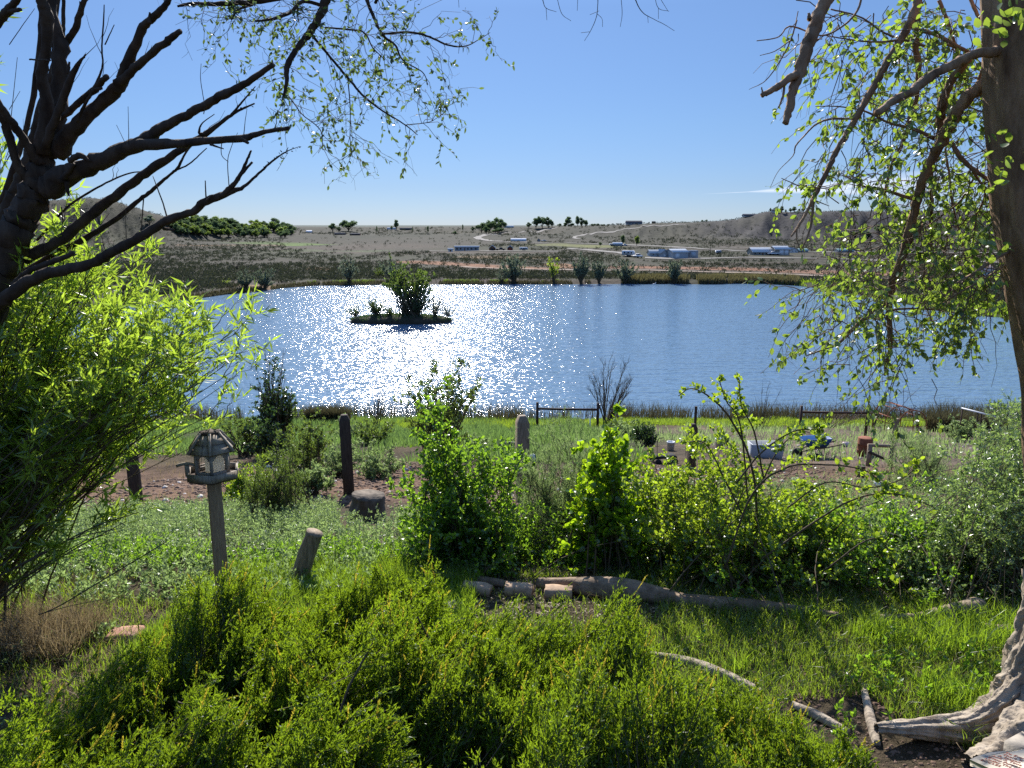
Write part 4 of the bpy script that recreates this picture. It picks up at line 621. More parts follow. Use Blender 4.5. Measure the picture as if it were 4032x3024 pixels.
bare('bare_bush', 'thin leafless saplings rising by the second timber frame', (3480, 1700), 50, region(rng, [(3380, 1560), (3480, 1500), (3560, 1540), (3700, 1480), (3690, 1620), (3400, 1640)], 48, 51, 12), .025, 5, .7, 3, .3, mat=TWIG_RED)
bare('bare_bush', 'tall thin leafless shoots among reeds left of the second frame', (3000, 1690), 50, region(rng, [(2900, 1560), (3020, 1470), (3100, 1500), (3060, 1640), (2900, 1640)], 48, 51, 12), .022, 4, .6, 3, .3, mat=TWIG)
bare('bare_bush', 'reddish leafless thicket right of the second timber frame', (3260, 1700), 47, region(rng, [(3160, 1600), (3300, 1560), (3440, 1560), (3440, 1660), (3160, 1660)], 46, 49, 14), .022, 6, .6, 3, .3, mat=TWIG_RED)
shrub('shore_elm', 'dark leafy elm standing against the bright glitter', 'tree', gpt(1730, 1660, 24), region(rng, [(1600, 1500), (1680, 1470), (1720, 1420), (1800, 1410), (1850, 1480), (1870, 1580), (1800, 1640), (1640, 1600), (1580, 1560)], 23, 25, 50), TWIG, L_MID, .025, 6, .45, 3, .2, 7, .085, .05, KITE, .02, .25, .2)
shrub('juniper_bush', 'feathery mid green bush right of the bird feeder', 'bush', gpt(1080, 1990, 11), region(rng, [(1000, 1760), (1120, 1700), (1180, 1740), (1210, 1900), (1160, 1980), (960, 1980), (930, 1850)], 10.4, 11.6, 80), TWIG, L_MID, .010, 7, .3, 4, .12, 8, .03, .008, LANCE, .0, .3, .8, 0, .4, k3=False)
shrub('leafy_bush', 'slender dark leaved bush between the feathery bush and the tall post', 'bush', gpt(1210, 1800, 17), region(rng, [(1110, 1640), (1200, 1600), (1280, 1640), (1270, 1760), (1140, 1790)], 16.4, 17.6, 36), TWIG, L_MID, .012, 6, .3, 3, .14, 6, .055, .035, KITE, .0, .3, .4)
for i, (u, v, d, h, w, m, lab) in enumerate([(1470, 1720, 33, 1.5, 2.4, L_MID, 'round olive green bush behind the tall dark post'), (1330, 1840, 20, 1.1, 1.8, L_TAM, 'low grey green bush left of the tall dark post'), (1500, 1850, 19, 1.0, 1.7, L_TAM, 'low grey green bush right of the tall dark post'), (1380, 1700, 36, 1.2, 2.4, L_TAM, 'grey green bush below the dark reeds'),
     (960, 1720, 26, 1.8, 2.6, L_MID, 'green bush left of the narrow dark tree'), (960, 1880, 13, 1.0, 1.2, L_ROSE, 'yellow green bush just right of the feeder tray'), (2540, 1780, 33, 1.2, 1.4, L_DARK, 'small dark round bush by the white bucket'), (1860, 1760, 30, 1.0, 2, L_TAM, 'grey green bush behind the elm sapling'), (2480, 1750, 38, 1.2, 2.6, L_TAM, 'grey green bush behind the poplar sapling'), (3780, 1760, 38, 1.6, 2.6, L_TAM, 'clump of grey green growth below the white rail'), (3950, 1800, 34, 1.6, 2.6, L_TAM, 'grey green growth at the far right by the rail'), (1230, 1880, 15, .7, 1.2, L_TAM, 'low grey bush at the edge of the bare soil')]):
    bush_at('bush', lab, (u, v), d, h, w, m, 34, .05 + d * .001, .02 + d * .0006, group=None)
# ------------------------------------------------------------------ junipers in the foreground: one merged mass of several plants
JC = [('dark green juniper in the left foreground below the feeder post', -1.40, 3.50, 11), ('juniper at the left edge with pale yellow tips reaching outwards', -2.0, 2.75, 16), ('dark juniper sprawling at the bottom left in deep shade', -1.0, 2.55, 12), ('tallest juniper in the foreground with a yellow tipped right side', -.66, 3.75, 13),
      ('broad juniper filling the middle of the foreground', .02, 3.15, 14), ('juniper along the very bottom of the photo, right of centre', .45, 2.3, 17), ('juniper reaching right beside the weathered branch', 1.15, 2.9, 15)]
JZ = np.array([(-1.46, 3.6, -1.80), (-.72, 3.85, -1.85), (-1.1, 3.75, -2.02), (-2.2, 3.3, -2.35), (-1.9, 2.9, -1.93), (-1.25, 2.7, -1.76), (-.35, 3.45, -1.88), (-.23, 3.2, -1.76), (.45, 3.2, -1.80), (.15, 3.5, -1.98), (.85, 3.1, -2.08), (1.35, 2.9, -2.18), (1.7, 2.8, -2.4), (1.0, 2.5, -1.98), (0, 2.4, -1.66), (-.6, 2.4, -1.72), (.5, 2.2, -1.62), (-.7, 3.1, -1.86), (-1.6, 2.3, -1.72), (1.3, 2.2, -1.85), (-2.4, 2.4, -2.0)])
JOUT = [(-2.0, 2.3), (-2.1, 2.9), (-1.95, 3.3), (-1.8, 3.7), (-1.5, 3.98), (-1.05, 3.95), (-.75, 4.25), (-.30, 4.05), (-.15, 3.7), (.45, 3.65), (.80, 3.45), (1.35, 3.25), (1.75, 3.05), (2.1, 2.7), (2.0, 2.05), (.5, 1.9), (-1.2, 1.9), (-1.8, 2.0)]
def edge_dist(x, y):
    p = np.array(JOUT); d = np.full(len(x), 9.)
    for i in range(len(p)):
        a, b = p[i], p[(i + 1) % len(p)]; t = np.clip(((x - a[0]) * (b[0] - a[0]) + (y - a[1]) * (b[1] - a[1])) / ((b - a) @ (b - a)), 0, 1); d = np.minimum(d, np.hypot(x - a[0] - t * (b[0] - a[0]), y - a[1] - t * (b[1] - a[1])))
    return d
def junipers(n):
    r = np.random.default_rng(44); X = -2.8 + 5.0 * r.random(n * 2); Y = 1.9 + 2.4 * r.random(n * 2); k = in_poly(X, Y, JOUT); X, Y = X[k][:n], Y[k][:n]; n = len(X)
    w = 1 / ((X[:, None] - JZ[:, 0]) ** 2 + (Y[:, None] - JZ[:, 1]) ** 2 + .012) ** 1.6; top = (w * JZ[:, 2]).sum(1) / w.sum(1); gz = terrain(X, Y); e = edge_dist(X, Y)
    H = (top - gz) * (.30 + .70 * sstep(e, 0, .28)) + .11 * fbm(X * 3.3, Y * 3.3, 5, 2) + .30 * fbm(X * 7.5, Y * 7.5, 8, 3)
    pocket = fbm(X * 4.2, Y * 4.2, 17, 2); H = H - .42 * sstep(pocket, .06, .30)
    dep = r.random(n) ** 1.8 * .30 - .14 * (r.random(n) < .12) * r.random(n); tip = np.stack([X, Y, gz + np.maximum(H - dep, .06)], 1)
    C = np.array([(a, b) for _, a, b, _ in JC]); D = np.hypot((X[:, None] - C[:, 0]), (Y[:, None] - C[:, 1])); own = np.argmin(D + r.normal(size=D.shape) * .05, 1)
    out = np.stack([(X - C[own, 0]) * .55 + .22, (Y - C[own, 1]) * .35 - .05, np.full(n, 1.0)], 1) + np.stack([fbm(X * 2, Y * 2, 25, 2), fbm(X * 2, Y * 2, 27, 2), 0 * X], 1) * .9 + r.normal(size=(n, 3)) * .22; out = norm(out)
    rim = (e < .15)[:, None]; cen = np.array([-.2, 2.9]); ov = np.stack([X - cen[0], (Y - cen[1]) * 1.5, 0 * X], 1); out = norm(out + rim * norm(ov) * .8)
    tone = np.clip(.45 + .55 * fbm(X * 1.8, Y * 1.8, 29, 2), .1, .9)
    for i, (label, cx, cy_, sd) in enumerate(JC):
        m = own == i; N = int(m.sum()); base = np.array([cx, cy_, ground_z(cx, cy_)]); root = thing('juniper', label, 'juniper', base)
        Ls = .18 + .26 * r.random(N) ** 1.4; s = np.linspace(0, 1, 6)[None, :, None]; ax = tip[m][:, None] - out[m][:, None] * (Ls[:, None, None] * (1 - s)) + r.normal(size=(N, 1, 3)) * .05 * s * (1 - s)
        st = MB(); lf = MB(); tp = MB(); tubes(st, ax, radii(N, 6, .0026, .001), 3); tg = tip[m][r.integers(0, N, 60)]; tubes(st, stems_to(r, base + [0, 0, .05], tg - [0, 0, .12], 7, .12, .05, .02), radii(60, 7, .013, .004), 6)
        tw, t, ix = spawn(r, ax, 14, .05, .97, .50, .095, 4, up=.2, wob=.05, taper=.6, angj=.18); tn = tone[m]
        def nd(par, q, t0, L, W, R0, mb, sp):
            k_ = int(len(par) * q); idx = r.integers(0, len(par), k_); t_ = t0 + (1 - t0) * r.random(k_); f = t_ * (par.shape[1] - 1); a_ = np.minimum(f.astype(int), par.shape[1] - 2); fr = (f - a_)[:, None]; A, B = par[idx, a_], par[idx, a_ + 1]; T = norm(B - A)
            leaves(mb, r, A * (1 - fr) + B * fr, norm(T + r.normal(size=T.shape) * sp), L * (.8 + .5 * r.random(k_)), W, NEEDLE, R=np.clip(R0[idx] * .75 + .3 * r.random(k_) + .12 * t_, 0, 1))
        nd(tw, 9.5, 0, .016, .006, tn[ix], lf, .36); nd(ax, 14, .1, .016, .0056, tn, lf, .5)
        k = (r.random(N) < .10) & (dep[m] < .05); y = ax[k]
        if len(y):
            e2 = y[:, -1][:, None] + norm(y[:, -1] - y[:, -2])[:, None] * .085 * np.linspace(0, 1, 4)[None, :, None]; R0 = r.random(len(y)); nd(e2, 30, 0, .011, .0055, R0, tp, .25); nd(y, 16, .5, .013, .0055, R0, tp, .35)
        st.build('stems', TWIG, root); lf.build('foliage', L_JUN, root); tp.build('new_growth', L_JUNTIP, root)
junipers(15500)
# ------------------------------------------------------------------ roads
def proj(p):
    p = np.asarray(p, float); x, y, z = p[..., 0], p[..., 1], p[..., 2]; fz = y * CP - z * SP; uy = y * SP + z * CP
    return 2016 + F * x / fz, 1512 - F * uy / fz
M_ROAD = solid_mat('gravel_road', (.14, .13, .115), (.21, .195, .175), .5, .95, 0)
M_PATH = solid_mat('dirt_path', (.19, .14, .10), (.27, .21, .16), .4, .95, 0)
ROADS = []
def road(name, pts, w, mat, y0=70):
    ROADS.append(np.array(pts, float))
    W = np.array([G(u, v, y0) for u, v in pts]); q = catmull(W[:, :2], 40 * len(pts)); T = np.gradient(q, axis=0); T /= np.linalg.norm(T, axis=1)[:, None]
    N = np.stack([-T[:, 1], T[:, 0]], 1); A = q + N * w / 2; B = q - N * w / 2; mb = MB(); n = len(q)
    za = terrain(A[:, 0], A[:, 1]) + .22; zb = terrain(B[:, 0], B[:, 1]) + .22
    V = np.concatenate([np.column_stack([A, za]), np.column_stack([B, zb])]); i = np.arange(n - 1)
    mb.add(V, np.concatenate([np.stack([i, i + n, i + n + 1], 1), np.stack([i, i + n + 1, i + 1], 1)])); o = mb.build(name, mat); tag(o, kind='structure')
road('road', [(2196, 897), (2150, 904), (2060, 913), (1960, 922), (1895, 930), (1880, 936), (1905, 944), (1960, 950), (2100, 955), (2400, 963), (2520, 967), (2660, 974), (2800, 982), (2960, 991), (3300, 993), (3700, 996), (4200, 1000)], 7, M_ROAD)
road('road', [(2235, 979), (2350, 988), (2440, 996), (2490, 1011)], 6, M_ROAD); road('road', [(2540, 1016), (2760, 1019), (3000, 1016), (3300, 1020), (3700, 1028), (4200, 1036)], 7, M_ROAD)
road('dirt_path', [(1820, 1052), (1960, 1059), (2100, 1062), (2250, 1065), (2400, 1066), (2700, 1070), (2760, 1072), (3000, 1078), (3200, 1087), (3400, 1096), (3700, 1108), (4200, 1135)], 3.5, M_PATH)
road('dirt_path', [(2276, 941), (2258, 934), (2300, 924), (2340, 918), (2450, 905), (2600, 891), (2700, 884)], 5, M_ROAD, 200); road('dirt_path', [(1690, 989), (1900, 989), (2080, 990), (2200, 991)], 6, M_ROAD)
# ------------------------------------------------------------------ far buildings
def paint(name, c, rough=.6, var=.12): return solid_mat(name, tuple(k * (1 - var) for k in c), c, 1.5, rough, 0)
M_WHITE = paint('white_paint', (.72, .73, .74)); M_CREAM = paint('cream_siding', (.55, .53, .48)); M_GREYW = paint('grey_siding', (.34, .36, .38)); M_ROOFG = paint('grey_metal_roof', (.55, .58, .60), .45)
M_ROOFD = paint('dark_roof', (.07, .065, .065)); M_BROWN = paint('brown_boards', (.16, .085, .05)); M_GLASSD = paint('dark_glass', (.03, .035, .04), .15); M_STEELB = paint('blue_grey_steel', (.38, .43, .47), .5); M_PEACH = paint('peach_roof', (.55, .38, .30)); M_TEAL = paint('green_roof', (.35, .5, .45)); M_TYRE = paint('tyre_rubber', (.02, .02, .02), .9); M_RED = paint('red_paint', (.35, .05, .04)); M_BEIGE = paint('tan_walls', (.30, .28, .24)); M_SILV = paint('galvanised', (.45, .46, .46), .4)
def span(u0, u1, vb, y=None):
    uc = (u0 + u1) / 2; g = G(uc, vb, 70) if y is None else gpt(uc, vb, y); return g, abs(u1 - u0) * g[1] / F
def house(name, label, cat, u0, u1, vt, vb, wallm, roofm, yaw=0.0, depth=8, ridge='x', y=None, rf=.4, eave=.35, doors=(), windows=(), group=None):
    g, w = span(u0, u1, vb, y); H = (vb - vt) * g[1] / F * 1.02; g = g - np.array([0, 0, .3]); H += .3; rh = H * rf; h = H - rh
    w = (w - depth * abs(math.sin(yaw))) / max(.3, math.cos(yaw)) if yaw else w; w = max(w, 1.0)
    root = thing(name, label, cat, g, group); c, s = math.cos(yaw), math.sin(yaw)
    def tr(V): V = np.asarray(V, float); return np.stack([V[:, 0] * c - V[:, 1] * s + g[0], V[:, 0] * s + V[:, 1] * c + g[1] + depth / 2, V[:, 2] + g[2]], 1)
    x, d = w / 2, depth / 2
    mb = MB()
    if ridge == 'x': mb.poly(tr([(-x, -d, 0), (x, -d, 0), (x, d, 0), (-x, d, 0), (-x, -d, h), (x, -d, h), (x, d, h), (-x, d, h), (-x, 0, H - .1), (x, 0, H - .1)]), [(0, 1, 5, 4), (2, 3, 7, 6), (1, 2, 6, 9, 5), (3, 0, 4, 8, 7)])
    else: mb.poly(tr([(-x, -d, 0), (x, -d, 0), (x, d, 0), (-x, d, 0), (-x, -d, h), (x, -d, h), (x, d, h), (-x, d, h), (0, -d, H - .1), (0, d, H - .1)]), [(0, 1, 5, 8, 4), (1, 2, 6, 5), (2, 3, 7, 9, 6), (3, 0, 4, 7)])
    mb.build('wall', wallm, root); mb = MB(); e = eave
    if ridge == 'x': V = [(-x - e, -d - e, h - e * rh / d), (x + e, -d - e, h - e * rh / d), (x + e, 0, H), (-x - e, 0, H), (x + e, d + e, h - e * rh / d), (-x - e, d + e, h - e * rh / d)]
    else: V = [(-x - e, d + e, h - e * rh / x), (-x - e, -d - e, h - e * rh / x), (0, -d - e, H), (0, d + e, H), (x + e, -d - e, h - e * rh / x), (x + e, d + e, h - e * rh / x)]
    V2 = [(a, b, cc + .18) for a, b, cc in V]; mb.poly(tr(V + V2), [(0, 1, 2, 3), (3, 2, 4, 5), (6, 7, 8, 9), (9, 8, 10, 11), (0, 1, 7, 6), (5, 4, 10, 11), (1, 2, 8, 7), (2, 4, 10, 8), (0, 3, 9, 6), (3, 5, 11, 9)]); mb.build('roof', roofm, root)
    for nm, lst, m in (('door', doors, M_BROWN), ('window', windows, M_GLASSD)):
        for (fx, fw, z0, z1, *mm) in lst:
            b = MB(); cx = -x + fx * w; b.poly(tr([(cx - fw * w / 2, -d - .06, z0 * h), (cx + fw * w / 2, -d - .06, z0 * h), (cx + fw * w / 2, -d - .06, z1 * h), (cx - fw * w / 2, -d - .06, z1 * h), (cx - fw * w / 2, -d + .02, z0 * h), (cx + fw * w / 2, -d + .02, z0 * h), (cx + fw * w / 2, -d + .02, z1 * h), (cx - fw * w / 2, -d + .02, z1 * h)]), [(0, 1, 2, 3), (0, 4, 5, 1), (1, 5, 6, 2), (2, 6, 7, 3), (3, 7, 4, 0)]); b.build(nm, mm[0] if mm else m, root)
    return root
WN = lambda *xs: [(x, .06, .45, .8) for x in xs]
house('mobile_home', 'long pale mobile home on the plain beyond the lake, left of the gambrel shed', 'mobile home', 1791, 1884, 970, 988, M_GREYW, M_SILV, 0, 5, rf=.18, doors=[(.42, .04, .1, .85)], windows=WN(.1, .25, .55, .7, .88))
house('shed', 'little white shed at the left end of the long mobile home', 'shed', 1765, 1782, 979, 991, M_WHITE, M_SILV, 0, 2.5, rf=.25, doors=[(.5, .3, .05, .9)])
house('shed', 'brown gambrel shed with curved pale roof beside the mobile home', 'shed', 1926, 1950, 967, 987, M_BROWN, M_ROOFG, 0, 4, 'y', rf=.45, doors=[(.5, .4, .02, .9, M_GLASSD)])
house('shed', 'small red brown shed left of the white camper', 'shed', 1998, 2019, 969, 986, M_BROWN, M_ROOFG, 0, 4, 'y', rf=.4, doors=[(.5, .6, .02, .8, M_RED)])
house('barn', 'long building with bright white roof beside the curving road', 'building', 2013, 2070, 940, 951, M_GREYW, M_WHITE, 0, 9, rf=.55, windows=WN(.2, .5, .8))
house('kiosk', 'small dark roofed hut right of the long white roofed building', 'hut', 2116, 2127, 940, 951, M_GREYW, M_ROOFD, 0, 3, 'y', rf=.5)
house('house', 'low grey ranch house between two trees beyond the RV', 'house', 2416, 2450, 956, 969, M_GREYW, M_ROOFG, 0, 8, rf=.4, windows=WN(.15, .35, .7), doors=[(.52, .07, .05, .8)])
house('barn', 'pale metal barn with a brown grey roof, left end of the barn row', 'barn', 2561, 2604, 987, 1011, M_STEELB, M_SILV, 0, 9, 'x', rf=.42, windows=WN(.25, .75)); house('barn', 'pale gabled metal barn in the middle of the barn row', 'barn', 2592, 2634, 985, 1013, M_STEELB, M_SILV, .12, 9, 'y', rf=.4, doors=[(.5, .3, .02, .7, M_WHITE)])
house('barn', 'tall white metal barn with pale blue roof beside the grey container', 'barn', 2634, 2711, 984, 1018, M_STEELB, M_ROOFG, .18, 9, 'x', rf=.28, doors=[(.3, .25, .02, .8, M_WHITE)])
house('shipping_container', 'flat grey steel container at the right end of the barn row', 'container', 2712, 2748, 989, 1017, M_GREYW, M_GREYW, 0, 6, 'x', rf=.06, eave=.05, doors=[(.5, .5, .05, .9, M_STEELB)])
house('house', 'tan ranch house with pale metal roof behind the white pickup truck', 'house', 2965, 3050, 978, 1005, M_BEIGE, M_ROOFG, 0, 10, 'x', rf=.5, windows=WN(.1, .3, .62, .8), doors=[(.45, .06, .03, .8)]); house('garage', 'double garage with two white doors at the right of the ranch house', 'garage', 3052, 3108, 972, 1005, M_BEIGE, M_ROOFG, 0, 9, 'x', rf=.3, doors=[(.45, .3, .02, .92, M_WHITE), (.78, .28, .02, .92, M_WHITE)])
house('barn', 'long pale roof showing behind the tan ranch house', 'barn', 2984, 3042, 969, 980, M_CREAM, M_CREAM, 0, 12, y=430, rf=.6); house('house', 'small white gabled house just right of the double garage', 'house', 3112, 3142, 969, 986, M_WHITE, M_GREYW, 0, 7, 'y', y=400, windows=WN(.3, .7)); house('shed', 'low pale green shed right of the small white gabled house', 'shed', 3150, 3182, 973, 986, M_GREYW, M_TEAL, 0, 6, y=400)
house('barn', 'long green roofed shed seen through the elm leaves', 'barn', 3305, 3362, 975, 987, M_GREYW, M_TEAL, 0, 8, y=400); house('house', 'white walled house with peach roof near the right tree trunk', 'house', 3818, 3932, 1050, 1094, M_WHITE, M_PEACH, -.15, 9, 'x', rf=.42, windows=WN(.2, .75), doors=[(.5, .07, .03, .75)])
def ridge_y(u): return float(np.interp(u, CREST[:, 0], CREST[:, 1])) - 6
house('house', 'dark ranch house alone on the ridge line above the RV', 'house', 2468, 2528, 871, 885, M_GREYW, M_ROOFD, 0, 9, 'x', y=ridge_y(2500), rf=.55, windows=WN(.2, .6), doors=[(.4, .06, .03, .75)])
house('chimney_ruin', 'tiny dark hut on the ridge right of the ranch house', 'hut', 2569, 2580, 873, 881, M_BROWN, M_ROOFD, 0, 3, y=ridge_y(2575)); house('house', 'low dark roofed house at the left rim of the mesa', 'house', 2932, 2980, 829, 838, M_GREYW, M_ROOFD, 0, 8, y=ridge_y(2960), rf=.6); house('house', 'white house among trees on top of the mesa', 'house', 3043, 3066, 820, 833, M_WHITE, M_ROOFD, 0, 8, y=ridge_y(3060), rf=.4, windows=WN(.3, .7))
house('barn', 'tiny white roofed barn below the low bluff at the left', 'barn', 1205, 1224, 908, 916, M_WHITE, M_WHITE, 0, 8, rf=.7); house('barn', 'long low dark barn under the spreading tree', 'barn', 1317, 1356, 917, 925, M_ROOFD, M_ROOFD, 0, 8); house('barn', 'second low dark barn right of the first under the spreading tree', 'barn', 1378, 1414, 919, 927, M_BROWN, M_ROOFD, 0, 8)
house('house', 'far white house on the skyline left of the round tree', 'house', 1524, 1556, 886, 893, M_WHITE, M_ROOFG, 0, 8, y=950); house('barn', 'far dark barn on the skyline right of the round tree', 'barn', 1574, 1618, 885, 894, M_ROOFD, M_ROOFD, 0, 9, y=950); house('house', 'far pale house on the skyline between the two big tree clumps', 'house', 1985, 2022, 890, 898, M_CREAM, M_ROOFG, 0, 8, y=980)
# ------------------------------------------------------------------ vehicles
def place_local(g, yaw):
    c, s = math.cos(yaw), math.sin(yaw)
    return lambda V: np.stack([np.asarray(V)[:, 0] * c - np.asarray(V)[:, 1] * s + g[0], np.asarray(V)[:, 0] * s + np.asarray(V)[:, 1] * c + g[1], np.asarray(V)[:, 2] + g[2]], 1)
def extr(mb, prof, y0, y1, tr):
    n = len(prof); V = [(x, y0, z) for x, z in prof] + [(x, y1, z) for x, z in prof]; mb.poly(tr(V), [tuple(range(n))[::-1], tuple(range(n, 2 * n))] + [(i, (i + 1) % n, (i + 1) % n + n, i + n) for i in range(n)])
def wheels(root, tr, xs, hw, r=.38, name='wheel'):
    for x in xs:
        for s in (-1, 1):
            mb = MB(); p = tr([(x, s * (hw - .24), r), (x, s * hw, r)]); mb.rod(p, r, 14); mb.build(name, M_TYRE, root)
def pickup(label, u, v, yaw, bodym, scale=1.0, y=None, group=None, name='pickup_truck'):
    g = G(u, v, 70) if y is None else gpt(u, v, y); g = g + np.array([0, 0, .05]); tr0 = place_local(g, yaw); tr = lambda V: tr0(np.asarray(V) * scale)
    root = thing(name, label, 'pickup truck', g, group); mb = MB()
    extr(mb, [(-2.8, .5), (2.8, .5), (2.85, .95), (1.5, 1.1), (1.45, 1.15), (-.5, 1.15), (-2.8, 1.1)], -.95, .95, tr); extr(mb, [(-.55, 1.12), (1.25, 1.12), (.75, 1.78), (-.4, 1.8)], -.82, .82, tr); mb.build('body', bodym, root)
    mb = MB(); extr(mb, [(-.45, 1.2), (1.02, 1.2), (.68, 1.68), (-.36, 1.7)], -.84, .84, tr); mb.poly(tr([(1.24, -.72, 1.16), (1.24, .72, 1.16), (.8, .68, 1.74), (.8, -.68, 1.74)]), [(0, 1, 2, 3)]); mb.build('window', M_GLASSD, root)
    wheels(root, tr, (-1.75, 1.75), .97, .4); return root
pickup('white pickup truck parked beside the RV, seen nose on', 2511, 1015, -1.2, M_WHITE); pickup('white pickup truck parked in front of the tan ranch house', 3045, 1005, math.pi, M_WHITE); pickup('dark flatbed pickup parked between the two brown sheds', 1970, 987, .1, M_ROOFD); pickup('white pickup by the peach roofed house at the trunk', 3968, 1094, -.8, M_WHITE); pickup('tiny white car beside the low grey ranch house', 2458, 969, .2, M_WHITE, .8, name='parked_car'); pickup('tiny white car right of the small dark roofed hut', 2141, 951, 0, M_WHITE, .8, name='parked_car')
def camper(label, u, v, L, H, yaw, y=None, cat='camper'):
    g = G(u, v, 70); tr = place_local(g, yaw); root = thing('camper_trailer', label, cat, g); x = L / 2; mb = MB(); extr(mb, [(-x, .55), (x * .93, .55), (x, .9), (x * .96, H * .8), (x * .8, H), (-x, H)], -1.15, 1.15, tr); mb.build('body', M_WHITE, root)
    for cx in (-.55, .1, .55):
        mb = MB(); extr(mb, [(cx * x - .4, H * .52), (cx * x + .4, H * .52), (cx * x + .4, H * .78), (cx * x - .4, H * .78)], -1.18, 1.18, tr); mb.build('window', M_GLASSD, root)
    mb = MB(); extr(mb, [(-x * .3, .6), (-x * .3 + .7, .6), (-x * .3 + .7, H * .85), (-x * .3, H * .85)], -1.17, -1.1, tr); mb.build('door', M_GREYW, root); wheels(root, tr, (-.3, .6), 1.12, .35)
camper('white camper trailer parked at the right of the red brown shed', 2062, 987, 4.6, 1.9, 0); camper('big white RV with dark windows parked left of the white pickup truck', 2474, 1010, 5.6, 2.7, -.35, cat='RV'); camper('small white box trailer between the barn row and the tan ranch house', 2828, 1000, 2.5, 1.7, 0, cat='trailer'); camper('dark stock trailer beside the low grey ranch house', 2409, 969, 3.0, 1.6, 0, cat='trailer')
# utility poles
def pole(label, u, v, h, y=None):
    g = G(u, v, 70); root = thing('utility_pole', label, 'utility pole', g, None); mb = MB(); mb.rod([g - [0, 0, .3], g + [0, 0, h]], [.16, .11], 8); mb.build('pole', WOOD_DARK, root); mb = MB(); mb.box(g + [0, -.12, h - .6], (1.8, .1, .12)); mb.build('crossarm', WOOD_DARK, root)
pole('dark utility pole right of the grey container', 2795, 1013, 4.6); pole('thin utility pole behind the small white gabled house', 3128, 985, 6.5); pole('thin utility pole right of the low green roofed shed', 3194, 990, 6.0)
# ------------------------------------------------------------------ far trees (shared meshes)
def far_proto(kind, seed):
    r = np.random.default_rng(seed); cr = MB(); tk = MB()
    if kind == 'conifer':
        z = r.random(500) ** 1.3; a = r.random(500) * 2 * np.pi; rr = (1 - z) * .36 * (.5 + .5 * r.random(500)); p = np.stack([rr * np.cos(a), rr * np.sin(a), .08 + z * .92], 1)
    else:
        nc = {'round': 11, 'wide': 14, 'tall': 9}[kind]; c = ell(r, (0, 0, .62), (.36, .36, .30) if kind != 'tall' else (.2, .2, .36), nc, .2); p = np.concatenate([ell(r, k, np.array((.17, .17, .14)) * (.7 + .6 * r.random()), 110) for k in c])
    leaves(cr, r, p, r.normal(size=p.shape), .075 + .05 * r.random(len(p)), .06, KITE, R=np.clip(.5 + .5 * (p[:, 2] - .5) + .5 * (r.random(len(p)) - .5), 0, 1)); tubes(tk, np.array([[(0, 0, -.05), (.01, 0, .3), (0, .01, .65)]]), np.array([[.035, .025, .008]]), 5)
    a = stems_to(r, (0, 0, .1), p[r.integers(0, len(p), 8)], 5, .01); tubes(tk, a, radii(8, 5, .018, .005), 4); return tk, cr
PROTO = {}
for k_, s_ in (('round', 3), ('round2', 4), ('wide', 5), ('tall', 6), ('conifer', 7)):
    tk, cr = far_proto(k_.rstrip('2'), s_); PROTO[k_] = (tk, cr)
_pm = {}
def far_tree(kind, label, x, y, h, w, group=None, rot=0.0, leafm=None, name=None, z=None):
    leafm = leafm or L_FAR; key = (kind, leafm.name); z = ground_z(x, y) - .1 if z is None else z
    nm = name or ('conifer' if kind == 'conifer' else 'broadleaf_tree')
    if key not in _pm:
        root = thing(nm, label, 'tree', (0, 0, 0), group); tk, cr = PROTO[kind]; tk.build('trunk', TWIG, root); cr.build('crown', leafm, root); _pm[key] = root
    else:
        src = _pm[key]; root = src.copy(); sc.collection.objects.link(root); root.name = nm; root['label'] = label
        if 'group' in root: del root['group']
        if group: root['group'] = group
        for ch in src.children: c = ch.copy(); sc.collection.objects.link(c); c.parent = root
    root.location = (x, y, z); root.scale = (w, w, h); root.rotation_euler = (0, 0, rot); return root
def ft(kind, label, u, v, hp, wp, y=None, group=None, leafm=None):
    g = G(u, v, 150) if y is None else gpt(u, v, y); s = g[1] / F; far_tree(kind, label, g[0], g[1], hp * s * 1.08, wp * s * 1.15, group, rng.random() * 6.28, leafm)
ft('conifer', 'brown pointed conifer on the skyline between big spreading tree and round tree', 1483, 893, 17, 15, 940); ft('conifer', 'small dark conifer at the right end of the far dark barn', 1625, 894, 15, 9, 940); ft('round', 'round dark tree standing on the skyline between white house and dark barn', 1561, 896, 36, 24, 940); ft('round2', 'little round tree left of the skyline round tree', 1541, 893, 13, 12, 940)
ft('wide', 'widely spreading dark tree on the skyline left of the pointed conifer', 1372, 899, 42, 66, 930); ft('round', 'smaller spreading tree at the left of the widely spreading one', 1310, 897, 30, 34, 920); ft('round2', 'low bushy tree touching the widely spreading tree on the left', 1334, 899, 18, 22, 920); ft('tall', 'thin sparse tree on the plain below the dark skyline barn', 1685, 920, 28, 12); ft('round', 'grey green bush alone in the dry field', 1791, 927, 16, 16); ft('tall', 'slim tree just left of the dark tree clump by the road bend', 1823, 912, 26, 10); ft('round2', 'bush left of the dark tree clump by the road bend', 1862, 912, 18, 18)
for u, v, h, w, k in [(1897, 917, 36, 44, 'round'), (1925, 919, 50, 50, 'wide'), (1952, 917, 52, 44, 'round2'), (1975, 912, 44, 38, 'round'), (1915, 920, 26, 30, 'round2'), (1960, 921, 24, 50, 'wide')]: ft(k, 'dark tree in the dense clump inside the road bend', u, v, h, w, None, 'dark trees in the clump inside the road bend')
for u, v, h, w, k in [(2082, 900, 19, 26, 'round2'), (2110, 900, 36, 36, 'round'), (2135, 900, 44, 42, 'wide'), (2158, 900, 36, 34, 'round2'), (2174, 900, 22, 20, 'round')]: ft(k, 'dark tree in the clump where the road meets the skyline', u, v, h, w, 960, 'dark trees where the road meets the skyline')
